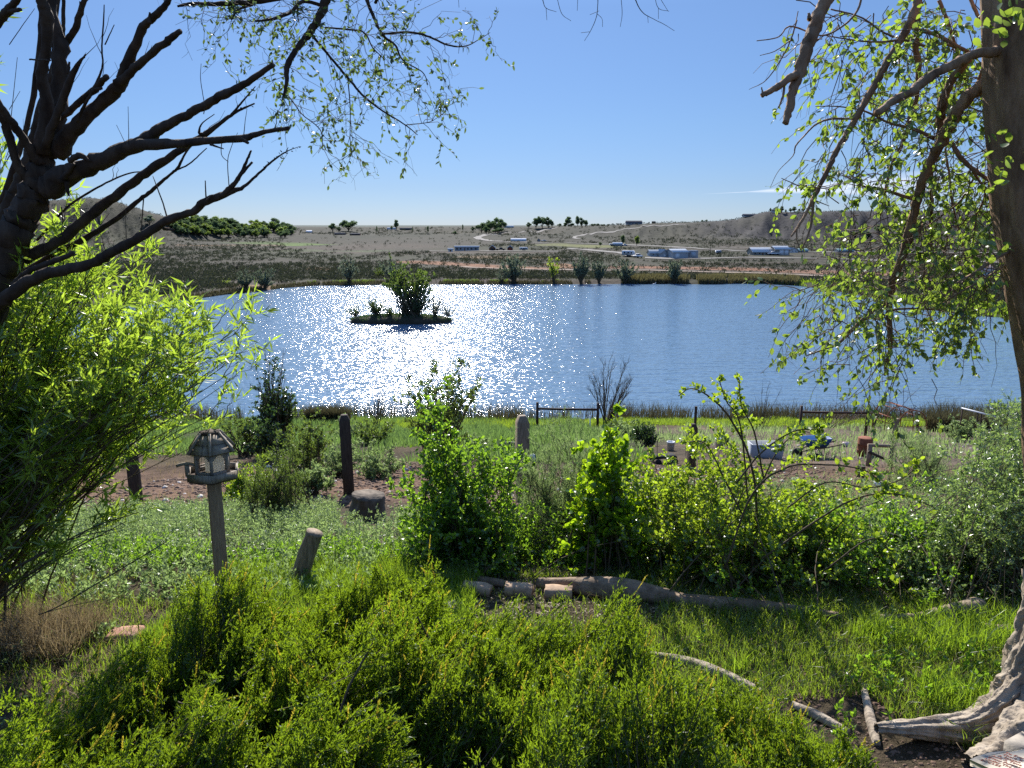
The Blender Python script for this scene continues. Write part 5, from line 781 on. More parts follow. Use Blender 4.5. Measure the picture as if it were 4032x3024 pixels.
for u, v, h, w, k in [(2203, 899, 12, 18, 'round'), (2225, 898, 16, 24, 'round2'), (2238, 897, 37, 34, 'round'), (2275, 896, 40, 28, 'tall'), (2290, 896, 32, 26, 'round2'), (2306, 896, 24, 24, 'round'), (2250, 898, 16, 24, 'wide'), (2335, 893, 12, 22, 'wide'), (2352, 892, 11, 22, 'round'), (2372, 890, 9, 20, 'wide'), (2395, 888, 7, 16, 'round2')]: ft(k, 'tree in the green row climbing the ridge right of the road', u, v, h, w, 960, 'green trees on the ridge right of the road')
ft('tall', 'dark green tree behind the low grey ranch house', 2452, 966, 38, 24); ft('tall', 'lighter green tree right of the low grey ranch house', 2507, 969, 37, 28, leafm=L_MID); ft('round', 'small bushy tree left of the low grey ranch house', 2363, 969, 15, 15)
for u, h, w in ((3033, 14, 11), (3078, 24, 20), (3094, 12, 12), (3112, 16, 16), (3127, 20, 22), (3146, 12, 14), (3163, 18, 16), (3178, 10, 12), (2765, 8, 14), (2782, 9, 12)): ft('round' if h > 15 else 'round2', 'tree in the short row on top of the mesa' if u > 2900 else 'bush on the ridge left of the mesa', u, float(np.interp(u, SIL[:, 0], SIL[:, 1])) + 1, h, w, ridge_y(u), 'trees on top of the mesa' if u > 2900 else 'bushes on the ridge left of the mesa')
for u, h, w in ((3370, 20, 36), (3420, 28, 40), (3470, 34, 44), (3520, 32, 44), (3570, 30, 40), (3620, 34, 44), (3680, 26, 40), (3740, 22, 36)): ft('wide', 'dark tree on the mesa seen through the elm branches', u, 832, h, w, 700, 'dark trees on the mesa behind the elm')
# wood at the foot of the left hillside
tp = [(570, 795), (660, 822), (760, 862), (860, 885), (1000, 895), (1100, 900), (1160, 915), (1160, 938), (1000, 940), (700, 930), (640, 880), (700, 870), (600, 820)]
pu = np.array(tp, float); cnt = 0; rr_ = np.random.default_rng(5)
while cnt < 175:
    u = 560 + 610 * rr_.random(); v = 790 + 150 * rr_.random()
    if not in_poly(np.array([u]), np.array([v]), tp)[0]: continue
    g = G(u, v, 150); cnt += 1; h = (24 + 16 * rr_.random()) * (1 if v > 870 else .62); s = g[1] / F
    far_tree(['round', 'round2', 'wide'][cnt % 3], 'green tree in the wood along the foot of the left hillside', g[0], g[1], h * s, h * s * (1.1 + .4 * rr_.random()), 'trees in the wood on the left hillside', rr_.random() * 6, L_FAR if rr_.random() < .6 else L_MID)
ft('round', 'lone grey green tree on the bare hillside above the wood', 590, 885, 34, 44, leafm=L_GREY)
# ------------------------------------------------------------------ trees and bushes on the far shore
def shore_bush(label, u, vb, hp, wp, lmat, dense=1.0, name='shore_bush', cat='bush', trunk=.0):
    g = G(u, vb - 4, 120); s = g[1] / F; h = hp * s * 1.05; w = wp * s * 1.25; root = thing(name, label, cat, g); st = MB(); lf = MB(); n = int(46 * dense)
    t = ell(rng, g + [0, 0, h * (.58 + trunk * .2)], (w / 2, w / 2, h * (.42 - trunk * .2)), n); t[:, 2] = np.maximum(t[:, 2], g[2] + h * (.15 + trunk * .6))
    a = stems_to(rng, g, t, 7, w * .03, .03, .02); tubes(st, a, radii(n, 7, h * .012, h * .003), 4); b, _, _ = spawn(rng, a, 5, .3, 1, .6, h * .15, 4, up=.3, wob=.05); tubes(st, b, radii(len(b), 4, h * .004, h * .0015), 3)
    twig_leaves(lf, rng, b, 34 * dense, h * .042, h * .022, KITE, 1.0); twig_leaves(lf, rng, a, 18 * dense, h * .036, h * .018, KITE, 1.2, t0=.4); st.build('stems', TWIG, root); lf.build('foliage', lmat, root)
shore_bush('grey green bush at the left end of the far shore, left one of the pair', 968, 1138, 72, 74, L_GREY); shore_bush('grey green bush at the left end of the far shore, right one of the pair', 1046, 1140, 80, 78, L_GREY)
shore_bush('wispy grey bush on the far shore left of the island tree', 1375, 1118, 104, 70, L_GREY, .6); shore_bush('wispy grey bush behind the island tree on the far shore', 1545, 1112, 105, 110, L_GREY, .6); shore_bush('yellow green bush on the far shore behind the island tree', 1497, 1098, 52, 42, L_MID, .6); shore_bush('tall grey domed bush on the far shore right of the island', 2022, 1119, 116, 92, L_GREY, .9); shore_bush('lower grey bush just left of the tall grey domed bush', 1975, 1118, 60, 46, L_GREY, .5)
shore_bush('small bright green tree on the far shore', 2180, 1116, 106, 52, L_ROSE, .45, 'shore_tree', 'tree', .6); shore_bush('dark olive tree on the far shore right of the small bright green one', 2286, 1118, 106, 66, L_GREY, 1, 'shore_tree', 'tree', .35); shore_bush('second dark olive tree from the small bright green one', 2358, 1118, 90, 58, L_GREY, 1.0, 'shore_tree', 'tree', .4); shore_bush('broad dark olive bush, third from the small bright green tree', 2458, 1120, 88, 78, L_GREY, 1.1); shore_bush('dark olive tree standing in tan reeds at the right of the far shore', 2652, 1120, 96, 62, L_GREY, 1.1, 'shore_tree', 'tree', .25)
shore_bush('leafless dark bush on the scrub plain above the grey pair', 932, 1068, 40, 50, TWIG, .3); shore_bush('round bright bush at the water edge left of the grey pair', 890, 1125, 26, 48, L_ROSE, .7)
# ------------------------------------------------------------------ island
def island():
    c = water_at(1578, 1268); c[2] = WATER_Z; s = c[1] / F; root = thing('island', 'small low dark island in the bright part of the lake', 'island', c)
    mb = MB(); n = 60; rings = [(1.0, -.6), (1.0, .05), (.97, .45), (.86, .75), (.6, 1.0), (.3, 1.1), (0.02, 1.15)]; V = []
    for k, (f, z) in enumerate(rings):
        a = np.arange(n) * 2 * np.pi / n; w = 1 + .12 * fbm(np.cos(a) * 2 + 5, np.sin(a) * 2, 50, 3)
        V.append(np.column_stack([c[0] + 208 * s * f * w * np.cos(a), c[1] + 3.2 * f * w * np.sin(a), np.full(n, WATER_Z + z) + .15 * fbm(np.cos(a) * 4, np.sin(a) * 4 + k, 51, 2)]))
    i, j = np.meshgrid(np.arange(len(rings) - 1), np.arange(n), indexing='ij'); i = i.ravel(); j = j.ravel(); j2 = (j + 1) % n; a_, b_, c_, d_ = i * n + j, i * n + j2, (i + 1) * n + j2, (i + 1) * n + j
    mb.add(np.concatenate(V), np.concatenate([np.stack([a_, b_, c_], 1), np.stack([a_, c_, d_], 1)])); mb.build('bank', solid_mat('island_earth', (.02, .016, .01), (.07, .055, .035), 1.5, .95, .5, dist=.1), root)
    g = MB(); m = 3400; a = rng.random(m) * 6.283; q = np.sqrt(rng.random(m)); p = np.column_stack([c[0] + 205 * s * q * np.cos(a), c[1] + 3.0 * q * np.sin(a), WATER_Z + 1.1 - .8 * q ** 3]); leaves(g, rng, p, rng.normal(size=p.shape) * .5 + [0, 0, .7], .25 + .3 * rng.random(m), .09, KITE); g.build('ground_cover', L_DARK, root)
    def on(label, u, hp, wp, mat, dense, nm='island_bush', cat='bush', dy=0, trunk=0, t=None):
        b = np.array([c[0] + (u - 1578) * s, c[1] + dy, WATER_Z + .9]); r = thing(nm, label, cat, b); h, w = hp * s * (1.0 if trunk else 1.45), wp * s * 1.3; st = MB(); lf = MB(); N = int(50 * dense)
        tg = ell(rng, b + [0, 0, h * (.6 + trunk * .15)], (w / 2, w / 2.5, h * (.4 - trunk * .15)), N); tg[:, 2] = np.maximum(tg[:, 2], b[2] + h * (.2 + trunk * .4)); a = stems_to(rng, b, tg, 8, w * .06, .02, .025); tubes(st, a, radii(N, 8, h * .011, h * .003), 5)
        bb, _, _ = spawn(rng, a, 6 if not trunk else 8, .25 if not trunk else .55, 1, .6, h * .13, 5, up=.3, wob=.06); tubes(st, bb, radii(len(bb), 5, h * .004, h * .0015), 3); twig_leaves(lf, rng, bb, 16 * dense, h * .032, h * .018, KITE, 1.0, t0=.2); st.build('stems', TWIG, r); lf.build('foliage', mat, r)
    on('multi stemmed tree with olive crown growing on the island', 1612, 215, 215, L_MID, 1.1, 'island_tree', 'tree', 0, .9); on('dense dark bush around the foot of the island tree', 1640, 84, 130, L_DARK, 1.5, dy=-.3); on('rounded bush on the left half of the island', 1482, 56, 66, L_MID, 1.3); on('low bush in the middle of the island', 1540, 36, 50, L_MID, 1, dy=-1); on('low bush at the left tip of the island', 1400, 34, 70, L_MID, 1); on('sparse brown bush on the right part of the island', 1715, 62, 60, L_GREY, .6); on('low spreading bush at the right tip of the island', 1765, 34, 60, L_GREY, .9)
island()
def bird(label, u, v):
    p = water_at(u, v); p[2] = WATER_Z + .02; root = thing('water_bird', label, 'bird', p, None); V = []; k = 12
    sp = np.array([(-.42, .10, .02), (-.3, .16, .10), (-.1, .2, .17), (.12, .2, .17), (.27, .2, .12), (.34, .30, .07), (.37, .46, .05), (.39, .60, .06), (.45, .64, .065), (.52, .62, .03), (.60, .60, .012)]); mb = MB(); pts = np.array([(a, 0, b) for a, b, _ in sp]) + p; mb.rod(pts, sp[:, 2], 12); mb.build('body', M_WHITE, root, smooth=True)
bird('tiny white water bird by the far shore below the tan reeds', 2575, 1122); bird('tiny white water bird near the green right bank', 3158, 1142); bird('tiny white water bird on blue water beside the elm trunk', 3877, 1268)
# ------------------------------------------------------------------ stuff: scrub, reeds, grasses
def stuffmesh(mb, name, mat, label):
    o = mb.build(name, mat); tag(o, label, kind='stuff'); return o
def sage():
    r = np.random.default_rng(31); n = 60000; y = 1 / (1 / 150 + (1 / 980 - 1 / 150) * r.random(n)); a = -.78 + 1.56 * r.random(n); x = a * y; z = terrain(x, y)
    sh = np.interp(a, _sha, _shy); keep = (y > sh + 5) & (fbm(x * .02, y * .03, 60) + .5 * fbm(x * .1, y * .1, 62) > -.22); u, v = proj(np.stack([x, y, z], 1))
    keep &= ~(in_poly(u, v, [(1120, 925), (1960, 925), (1960, 962), (1700, 985), (1120, 985)]) & (r.random(n) < .9)); keep &= ~(in_poly(u, v, [(2110, 955), (2430, 962), (2400, 982), (2110, 972)])); keep &= ~in_poly(u, v, [(1760, 975), (2090, 975), (2090, 1002), (1760, 1002)]); keep &= ~in_poly(u, v, [(2440, 985), (2760, 985), (2760, 1030), (2440, 1030)]); keep &= ~in_poly(u, v, [(2940, 985), (3190, 985), (3190, 1020), (2940, 1020)])
    keep &= ~(in_poly(u, v, [(1560, 1024), (2150, 1050), (2150, 1072), (1560, 1045)]) & (r.random(n) < .8)); keep &= ~(in_poly(u, v, [(2150, 1035), (3600, 1060), (3600, 1095), (2150, 1066)]) & (r.random(n) < .75))
    for R in ROADS:
        o = np.argsort(R[:, 0]); rv = np.interp(u, R[o, 0], R[o, 1], left=-99, right=-99); keep &= ~((v > rv - 3) & (v < rv + 9) & (rv > 0))
    x, y, z = x[keep], y[keep], z[keep]; m = len(x); k = 11; S = (.45 + .75 * r.random(m)) * (1 + np.clip((y - 350) / 500, 0, 1.2)); idx = np.repeat(np.arange(m), k)
    off = r.normal(size=(m * k, 3)) * np.array([.45, .45, .22]) * S[idx][:, None]; p = np.stack([x, y, z + S * .35], 1)[idx] + off; mb = MB()
    leaves(mb, r, p, r.normal(size=p.shape) * .6 + [0, 0, .8], S[idx] * .5, S[idx] * .34, KITE, R=np.clip(np.repeat(r.random(m), k) * .7 + .3 * r.random(m * k), 0, 1)); stuffmesh(mb, 'sagebrush', L_SAGE, 'grey green sagebrush scattered over the plain beyond the lake')
sage()
def blades(mb, r, x, y, z, h, w, lean=.35, curve=.3):
    n = len(x); a = r.random(n) * 6.283; d = np.stack([np.cos(a), np.sin(a), 0 * a], 1); b = r.random(n) * 6.283; wd = np.stack([np.cos(b), np.sin(b), 0 * b], 1) * w[:, None] / 2
    p0 = np.stack([x, y, z], 1); l = (lean * r.random(n) * h)[:, None]; p1 = p0 + d * l * .4 + np.array([0, 0, 1]) * (h * .55)[:, None]; p2 = p0 + d * l * (1 + curve) + np.array([0, 0, 1]) * (h * (1 - .25 * r.random(n)))[:, None]
    V = np.stack([p0 - wd, p0 + wd, p1 - wd * .8, p1 + wd * .8, p2], 1).reshape(-1, 3); T = np.array([(0, 1, 3), (0, 3, 2), (2, 3, 4)]); mb.add(V, (T[None] + (np.arange(n) * 5)[:, None, None]).reshape(-1, 3), np.repeat(r.random(n), 5))
def reeds():
    r = np.random.default_rng(32)
    def strip(n, a0, a1, d0, d1, h0, h1, w, mat, nm, lab, thr=-.3):
        a = a0 + (a1 - a0) * r.random(n); y = np.interp(a, _sha, _shy) + d0 + (d1 - d0) * r.random(n); x = a * y; k = fbm(a * 60, y * .1, 71) > thr; x, y = x[k], y[k]; y = y - fbm(x * .08, y * .08, 9) * 4; z = terrain(x, y); mb = MB(); hh = h0 + (h1 - h0) * r.random(len(x)) * (.7 + .3 * fbm(x * .2, y * .2, 72)); blades(mb, r, x, y, np.maximum(z - .1, WATER_Z - .1), hh, np.full(len(x), w), .3); stuffmesh(mb, nm, mat, lab)
    al = lambda u: (u - 2016) / F / 1.01
    strip(9000, al(700), al(2600), -.5, 2.5, .5, 1.3, .14, L_REED, 'shore_reeds', 'dark reeds along the far waterline'); strip(5000, al(1150), al(2500), 1, 4, .4, 1.0, .15, L_MID, 'shore_sedge', 'green sedge patches along the far waterline', .05)
    strip(11000, al(2420), al(3150), 0, 6, 1.6, 2.7, .14, leaf_mat('tan_reed', [(.08, .055, .04), (.14, .11, .06), (.13, .15, .05)], (.22, .2, .08), .4, .03, .5), 'tall_reeds', 'tall tan and green reeds at the right of the far shore'); strip(16000, al(2950), al(4900), -.3, 14, .4, 1.3, .16, L_GRASS, 'bank_grass', 'bright green grass on the right hand bank', -.5); strip(2500, al(3000), al(4900), -.8, .6, .4, .9, .14, L_REED, 'bank_reeds', 'dark reeds under the right hand bank')
    n = 15000; x = -30 + 85 * r.random(n); y = 57.0 + 3.2 * r.random(n); k = fbm(x * .35, y * .3, 73, 2) + .25 * (x > 8) > -.05; x, y = x[k], y[k]; mb = MB(); blades(mb, r, x, y, terrain(x, y) - .05, .7 + 1.6 * r.random(len(x)) * (.75 + .5 * fbm(x * .5, y, 74, 2)), np.full(len(x), .035), .5); stuffmesh(mb, 'lakeside_reeds', L_REED, 'dark brown reeds on the near shore of the lake')
    for lab, u, w_, m_, d_ in (('dense dark reed clump right of the narrow dark tree', 1290, 3.0, 2600, 55), ('reed clump below the white rail', 3800, 4.0, 2600, 46)):
        c = gpt(u, 1650, d_); x = c[0] + (r.random(m_) - .5) * w_; y = c[1] + (r.random(m_) - .5) * 1.6; mb = MB(); blades(mb, r, x, y, terrain(x, y), 1.0 + .6 * r.random(m_), np.full(m_, .045), .5); stuffmesh(mb, 'reed_clump', L_REED, lab)
reeds()
def grass_on(r, n, poly, y0, y1, h0, h1, w, thr=-9, lean=.5, jit=1):
    P_ = region(r, poly, 1, 1.0001, n)             # directions
    u = P_[:, 0] / P_[:, 1]; lo, hi = poly_y(poly, y0, y1); y = lo + (hi - lo) * r.random(n); x = u * y; z = terrain(x, y); return x, y, z
def poly_y(poly, y0, y1): return y0, y1
def area(r, n, x0, x1, y0, y1): return x0 + (x1 - x0) * r.random(n), y0 + (y1 - y0) * r.random(n)
BARE = [(3080, 2770), (3420, 2740), (3560, 2860), (3900, 3000), (3950, 3200), (3420, 3100), (3300, 2950), (3060, 2830)]
LB = [(2000, 2300), (4100, 2400), (4100, 2560), (2700, 2560), (2000, 2480)]; STUMP_GAP = [(1330, 1900), (1560, 1900), (1560, 2110), (1330, 2110)]
def turf():
    r = np.random.default_rng(33)
    x, y = area(r, 150000, -4.4, 4.6, 2.6, 6.5); z = terrain(x, y); u, v = proj(np.stack([x, y, z], 1)); k = (u > -300) & (u < 4300) & ~in_poly(u, v, BARE); d = fbm(x * 1.6, y * 1.6, 80, 3); lush = (u > 2350) | ((u > 850) & (u < 1800) & (v < 2480)); k &= (d > -.25) | lush; k &= (r.random(len(x)) < np.where(lush, 1, .55)); k &= ~(in_poly(u, v, [(1640, 2260), (2600, 2310), (2600, 2460), (1640, 2440)]) & (r.random(len(x)) < .8))
    x, y, z, d, v, u = x[k], y[k], z[k], d[k], v[k], u[k]; dry = (r.random(len(x)) < np.where(u < 900, .45, .12)); h = (.045 + .075 * r.random(len(x))) * (1 + .8 * np.clip(d, 0, 1)); h = np.where((u > 850) & (u < 1800), h * 1.35, h); w = np.full(len(x), .0055)
    mb = MB(); g = ~dry; blades(mb, r, x[g], y[g], z[g], h[g], w[g], .9); stuffmesh(mb, 'lawn_grass', L_LAWNG, 'short green lawn grass with dry patches'); mb = MB(); blades(mb, r, x[dry], y[dry], z[dry], h[dry] * .7, w[dry], 1.6); stuffmesh(mb, 'dry_grass', L_DRY, 'short straw coloured grass among the lawn')
    # brighter, taller grass round the feeder post and on the right
    x, y = area(r, 26000, -2.6, -.3, 4.6, 6.6); z = terrain(x, y); mb = MB(); k = fbm(x * 2, y * 2, 82, 2) > -.15; blades(mb, r, x[k], y[k], z[k], .09 + .11 * r.random(k.sum()), np.full(k.sum(), .0055), .5); x, y = area(r, 12000, 1.2, 3.9, 3.9, 5.4); z = terrain(x, y); k = fbm(x * 2.2, y * 2.2, 83, 2) > .12; blades(mb, r, x[k], y[k], z[k], .10 + .14 * r.random(k.sum()), np.full(k.sum(), .007), .7); stuffmesh(mb, 'tall_grass', L_GRASS, 'taller bright green grass around the feeder post and lawn')
    # weeds: upright leafy stems
    def weeds(n, x0, x1, y0, y1, h0, h1, L, W, mat, nm, lab, thr=-.35, nl=22, excl=None):
        x, y = area(r, n, x0, x1, y0, y1); k = fbm(x * .7, y * .7, 84, 3) > thr; x, y = x[k], y[k]; z = terrain(x, y); u, v = proj(np.stack([x, y, z], 1))
        if excl is not None: k = ~in_poly(u, v, excl); x, y, z = x[k], y[k], z[k]
        m = len(x); b = np.stack([x, y, z], 1); h = h0 + (h1 - h0) * r.random(m); t = b + np.stack([r.normal(size=m) * .15 * h, r.normal(size=m) * .15 * h, h], 1); a = stems_to(r, b, t, 5, 0, 0, .03); st = MB(); tubes(st, a, radii(m, 5, .0018, .0009), 3); c, _, _ = spawn(r, a, 3, .2, .9, .7, (h0 + h1) * .18, 4, up=.4); twig_leaves(st, r, a, nl * .5, L, W, KITE, .8, t0=.15); twig_leaves(st, r, c, nl * .25, L, W, KITE, .8); stuffmesh(st, nm, mat, lab)
    weeds(7500, -7.5, -.2, 6.9, 12.5, .10, .40, .034, .012, L_WEED, 'weeds', 'grey green weeds covering the slope below the feeder', -.28, 22, STUMP_GAP); weeds(1100, -5, -1.2, 5.7, 7.1, .06, .20, .036, .014, L_WEED, 'low_weeds', 'low bright green weeds behind the feeder post', -.2, 16); weeds(1500, -4.5, 5.5, 6.5, 7.6, .1, .30, .035, .014, L_ELM, 'undergrowth', 'green undergrowth among the shrubs behind the logs', -.2, 14); weeds(380, .9, 4.5, 3.8, 5.0, .06, .16, .035, .018, L_ELM, 'lawn_weeds', 'broad leaved weeds in the lawn', .2, 10, LB); weeds(700, -4.2, -1.6, 3.2, 5.2, .05, .12, .03, .014, L_WEED, 'path_weeds', 'small weeds on the bare ground at the left', 0, 10)
    weeds(3200, 1.0, 14, 8, 17, .2, .6, .05, .012, L_TAM, 'slope_weeds', 'grey green weeds behind the briar thicket', -.3, 18)
    x, y = area(r, 2600, -3.7, -3.0, 4.7, 5.3); mb = MB(); blades(mb, r, x, y, terrain(x, y), .12 + .22 * r.random(len(x)), np.full(len(x), .005), .8); stuffmesh(mb, 'straw_tuft', L_DRY, 'brown straw tuft at the foot of the willow')
    # dead leaves and litter by the logs
    x, y = area(r, 5000, -.8, 4.4, 5.3, 6.7); z = terrain(x, y); mb = MB(); leaves(mb, r, np.stack([x, y, z + .008], 1), r.normal(size=(len(x), 3)) * [1, 1, .15], .03, .016, KITE, 1.5); stuffmesh(mb, 'leaf_litter', L_DRY, 'dry leaf litter along the log edging')
    # slope between garden and lake
    x, y = area(r, 52000, -26, 5, 27, 58); k = (fbm(x * .3, y * .2, 85, 3) > -.22) & (np.abs(x / y) < .75); x, y = x[k], y[k]; mb = MB(); blades(mb, r, x, y, terrain(x, y), .22 + .38 * r.random(len(x)), np.full(len(x), .035), .6); stuffmesh(mb, 'bank_herbs', leaf_mat('bank_herb', [(.05, .09, .03), (.08, .13, .045), (.12, .17, .06)], (.22, .36, .08), .5, .03, .5), 'grey green herbs on the bank above the near shore')
    x, y = area(r, 34000, -12, 40, 50, 58); k = (fbm(x * .2, y * .2, 86, 3) > -.2) & (np.abs(x / y) < .75); x, y = x[k], y[k]; mb = MB(); blades(mb, r, x, y, terrain(x, y), .15 + .35 * r.random(len(x)), np.full(len(x), .04), .6); stuffmesh(mb, 'shore_grass', L_LAWNG, 'bright green grass strip beside the near shore')
    x, y = area(r, 9000, 3, 26, 28, 50); k = fbm(x * .3, y * .3, 89, 3) > .0; x, y = x[k], y[k]; mb = MB(); blades(mb, r, x, y, terrain(x, y), .15 + .35 * r.random(len(x)), np.full(len(x), .035), .7); stuffmesh(mb, 'yard_weeds', L_TAM, 'patches of weeds on the bare yard'); x, y = area(r, 9000, -16, 14, 12.5, 28); k = (fbm(x * .5, y * .4, 87, 3) > .08); x, y = x[k], y[k]; mb = MB(); blades(mb, r, x, y, terrain(x, y), .06 + .16 * r.random(len(x)), np.full(len(x), .014), 1.0); stuffmesh(mb, 'straw', L_DRY, 'dry straw tufts on the trodden soil')
    # clods and stones on the bare soil
    def lumps(n, x0, x1, y0, y1, s0, s1, mat, nm, lab):
        x, y = area(r, n, x0, x1, y0, y1); z = terrain(x, y); s = s0 + (s1 - s0) * r.random(n) ** 2; O = np.array([(1, 0, 0), (0, 1, 0), (-1, 0, 0), (0, -1, 0), (0, 0, .8), (0, 0, -.8), (.6, .6, .4), (-.6, .6, .4), (-.6, -.6, .4), (.6, -.6, .4)]); T = np.array([(0, 6, 4), (6, 1, 4), (1, 7, 4), (7, 2, 4), (2, 8, 4), (8, 3, 4), (3, 9, 4), (9, 0, 4), (0, 1, 6), (1, 2, 7), (2, 3, 8), (3, 0, 9)])
        V = O[None] * s[:, None, None] * (.7 + .6 * r.random((n, 10, 3))) + np.stack([x, y, z], 1)[:, None]; mb = MB(); mb.add(V.reshape(-1, 3), (T[None] + (np.arange(n) * 10)[:, None, None]).reshape(-1, 3)); stuffmesh(mb, nm, mat, lab)
    SOIL = solid_mat('soil', (.10, .06, .04), (.21, .14, .10), 6, .95, .5); lumps(9000, -9, 10, 13, 25, .015, .075, SOIL, 'clods', 'trodden soil clods on the bare patch'); lumps(260, -9, 8, 14, 24, .03, .09, solid_mat('pale_stone', (.4, .36, .32), (.6, .56, .5), 6, .9, .3), 'pale_stones', 'pale stones on the bare soil'); lumps(4200, .9, 3.6, 3.0, 4.6, .003, .016, SOIL, 'crumbs', 'soil crumbs around the roots'); lumps(420, 8, 24, 28, 42, .03, .10, solid_mat('pale_stone_b', (.16, .13, .11), (.36, .32, .28), 6, .9, .3), 'rubble', 'stones on the bare yard by the lake')
turf()
# ------------------------------------------------------------------ timber, logs, stones in the garden
def GL(u, v, lift):
    ys = np.geomspace(2, 60, 3000); r = ray(u, v); r = r / r[1]; pts = r[None] * ys[:, None]; h = terrain(pts[:, 0], pts[:, 1]) + lift; k = np.argmax(pts[:, 2] < h); return pts[k]
def log(name, label, pts, depth, mat, d2=None, cat='log', k=18, rise=0.0, jit=.06, n=40, mode='ground', lift=.7):
    """pts photo (u, v, width)"""
    p = np.array(pts, float); dd = np.linspace(depth, depth if d2 is None else d2, len(p)); r = p[:, 2] / F * dd / 2; W = P(p[:, 0], p[:, 1], dd) if mode == 'free' else np.array([GL(a_, b_, r_ * lift) for a_, b_, r_ in zip(p[:, 0], p[:, 1], r)]); q = catmull(np.column_stack([W, r]), n); c = q.mean(0)[:3]
    root_z = ground_z(c[0], c[1]); mb = MB(); th = np.arange(k) * 2 * np.pi / k; T = norm(np.gradient(q[:, :3], axis=0)); A = norm(np.cross(T, [0, 0, 1.] if abs(T[0, 2]) < .8 else [1., 0, 0])); B = np.cross(T, A); s = np.linspace(0, 6, n)
    rr = q[:, 3:4] * (1 + jit * np.sin(th * 5 + .7)[None] + jit * 3.2 * fbm(th[None] * 2.4 + 0 * s[:, None], s[:, None] * .8 + 0 * th[None], int(c[0] * 97) % 90, 4)); V = q[:, None, :3] + A[:, None] * (rr * np.cos(th))[..., None] + B[:, None] * (rr * np.sin(th))[..., None]
    i, j = np.meshgrid(np.arange(n - 1), np.arange(k), indexing='ij'); i = i.ravel(); j = j.ravel(); j2 = (j + 1) % k; a, b, cc, d = i * k + j, i * k + j2, (i + 1) * k + j2, (i + 1) * k + j
    caps = [(0, m + 1, m) for m in range(1, k - 1)] + [((n - 1) * k, (n - 1) * k + m, (n - 1) * k + m + 1) for m in range(1, k - 1)]
    mb.add(V.reshape(-1, 3), np.concatenate([np.stack([a, b, cc], 1), np.stack([a, cc, d], 1), np.array(caps)])); o = mb.build(name, mat); tag(o, label, cat); return o
LOGM = solid_mat('old_log', (.11, .075, .05), (.30, .22, .15), 9, .9, .9, (1, 1, 1), bscale=22, dist=.02); LOGG = BARK_GREY
def onground(u, v, w): return (u, v, w)
log('edging_log', 'thin edging log under the elm sapling at the left of the row', [(1400, 2232, 34), (1640, 2262, 40), (1900, 2288, 38), (2010, 2306, 30)], 6.55, LOGM, 6.4)
log('edging_log', 'thick knotted edging log behind the paving blocks', [(2120, 2296, 44), (2260, 2308, 74), (2420, 2322, 96), (2560, 2340, 80), (2700, 2362, 44)], 6.25, LOGM, 6.1); log('edging_log', 'long dark edging log below the briar thicket', [(2660, 2366, 56), (2900, 2384, 58), (3100, 2402, 50), (3300, 2430, 40)], 6.05, LOGM, 5.75)
log('edging_log', 'forked weathered log with sawn end near the right', [(3470, 2436, 34), (3600, 2436, 50), (3720, 2420, 70), (3862, 2400, 104)], 5.6, WOOD, 5.4); log('edging_log', 'short pale log at the right edge beyond the trunk', [(3880, 2474, 44), (3980, 2488, 56), (4150, 2500, 56)], 5.3, WOOD, 5.2)
log('fallen_branch', 'grey weathered branch lying on the lawn right of the junipers', [(2560, 2578, 30), (2680, 2602, 44), (2800, 2640, 50), (2920, 2690, 46), (3000, 2730, 36)], 4.75, LOGG, 4.35); log('fallen_branch', 'split grey branch on bare soil left of the elm root', [(3120, 2775, 34), (3220, 2820, 44), (3340, 2885, 36)], 4.12, LOGG, 3.85); log('fallen_branch', 'knobbly upright stick crossing the end of the elm root', [(3402, 2700, 30), (3412, 2760, 34), (3430, 2840, 44), (3452, 2930, 34)], 4.22, LOGG, 3.66)
g0 = gpt(1178, 2285, 6.2); tp0 = P(1240, 2092, 6.15); mbp = P(np.array([1178, 1240]), np.array([2290, 2096]), 6.2); log('leaning_post', 'short round weathered post leaning to the right in the grass', [(1172, 2310, 78), (1190, 2240, 76), (1216, 2160, 72), (1240, 2095, 70)], 6.2, WOOD, 6.2, 'post', jit=.025, mode='free')
log('stump', 'broad cracked grey tree stump beside the tall dark post', [(1444, 2105, 165), (1446, 2062, 150), (1449, 2000, 138), (1452, 1948, 134)], 11.6, solid_mat('old_stump', (.05, .04, .03), (.2, .16, .12), 8, .9, .9, (1, 1, .3), bscale=12, dist=.03), 11.6, 'stump', 28, jit=.05, n=24, mode='free'); log('wood_chunk', 'pale splintered chunk of wood at the foot of the leaning post', [(1116, 2250, 20), (1140, 2225, 34), (1164, 2205, 22)], 6.5, WOOD, 6.5, 'wood', n=16); log('plank', 'grey plank lying in the weeds right of the leaning post', [(1238, 2196, 24), (1310, 2204, 26), (1396, 2222, 26)], 6.9, WOOD, 6.8, 'plank', 8, n=12)
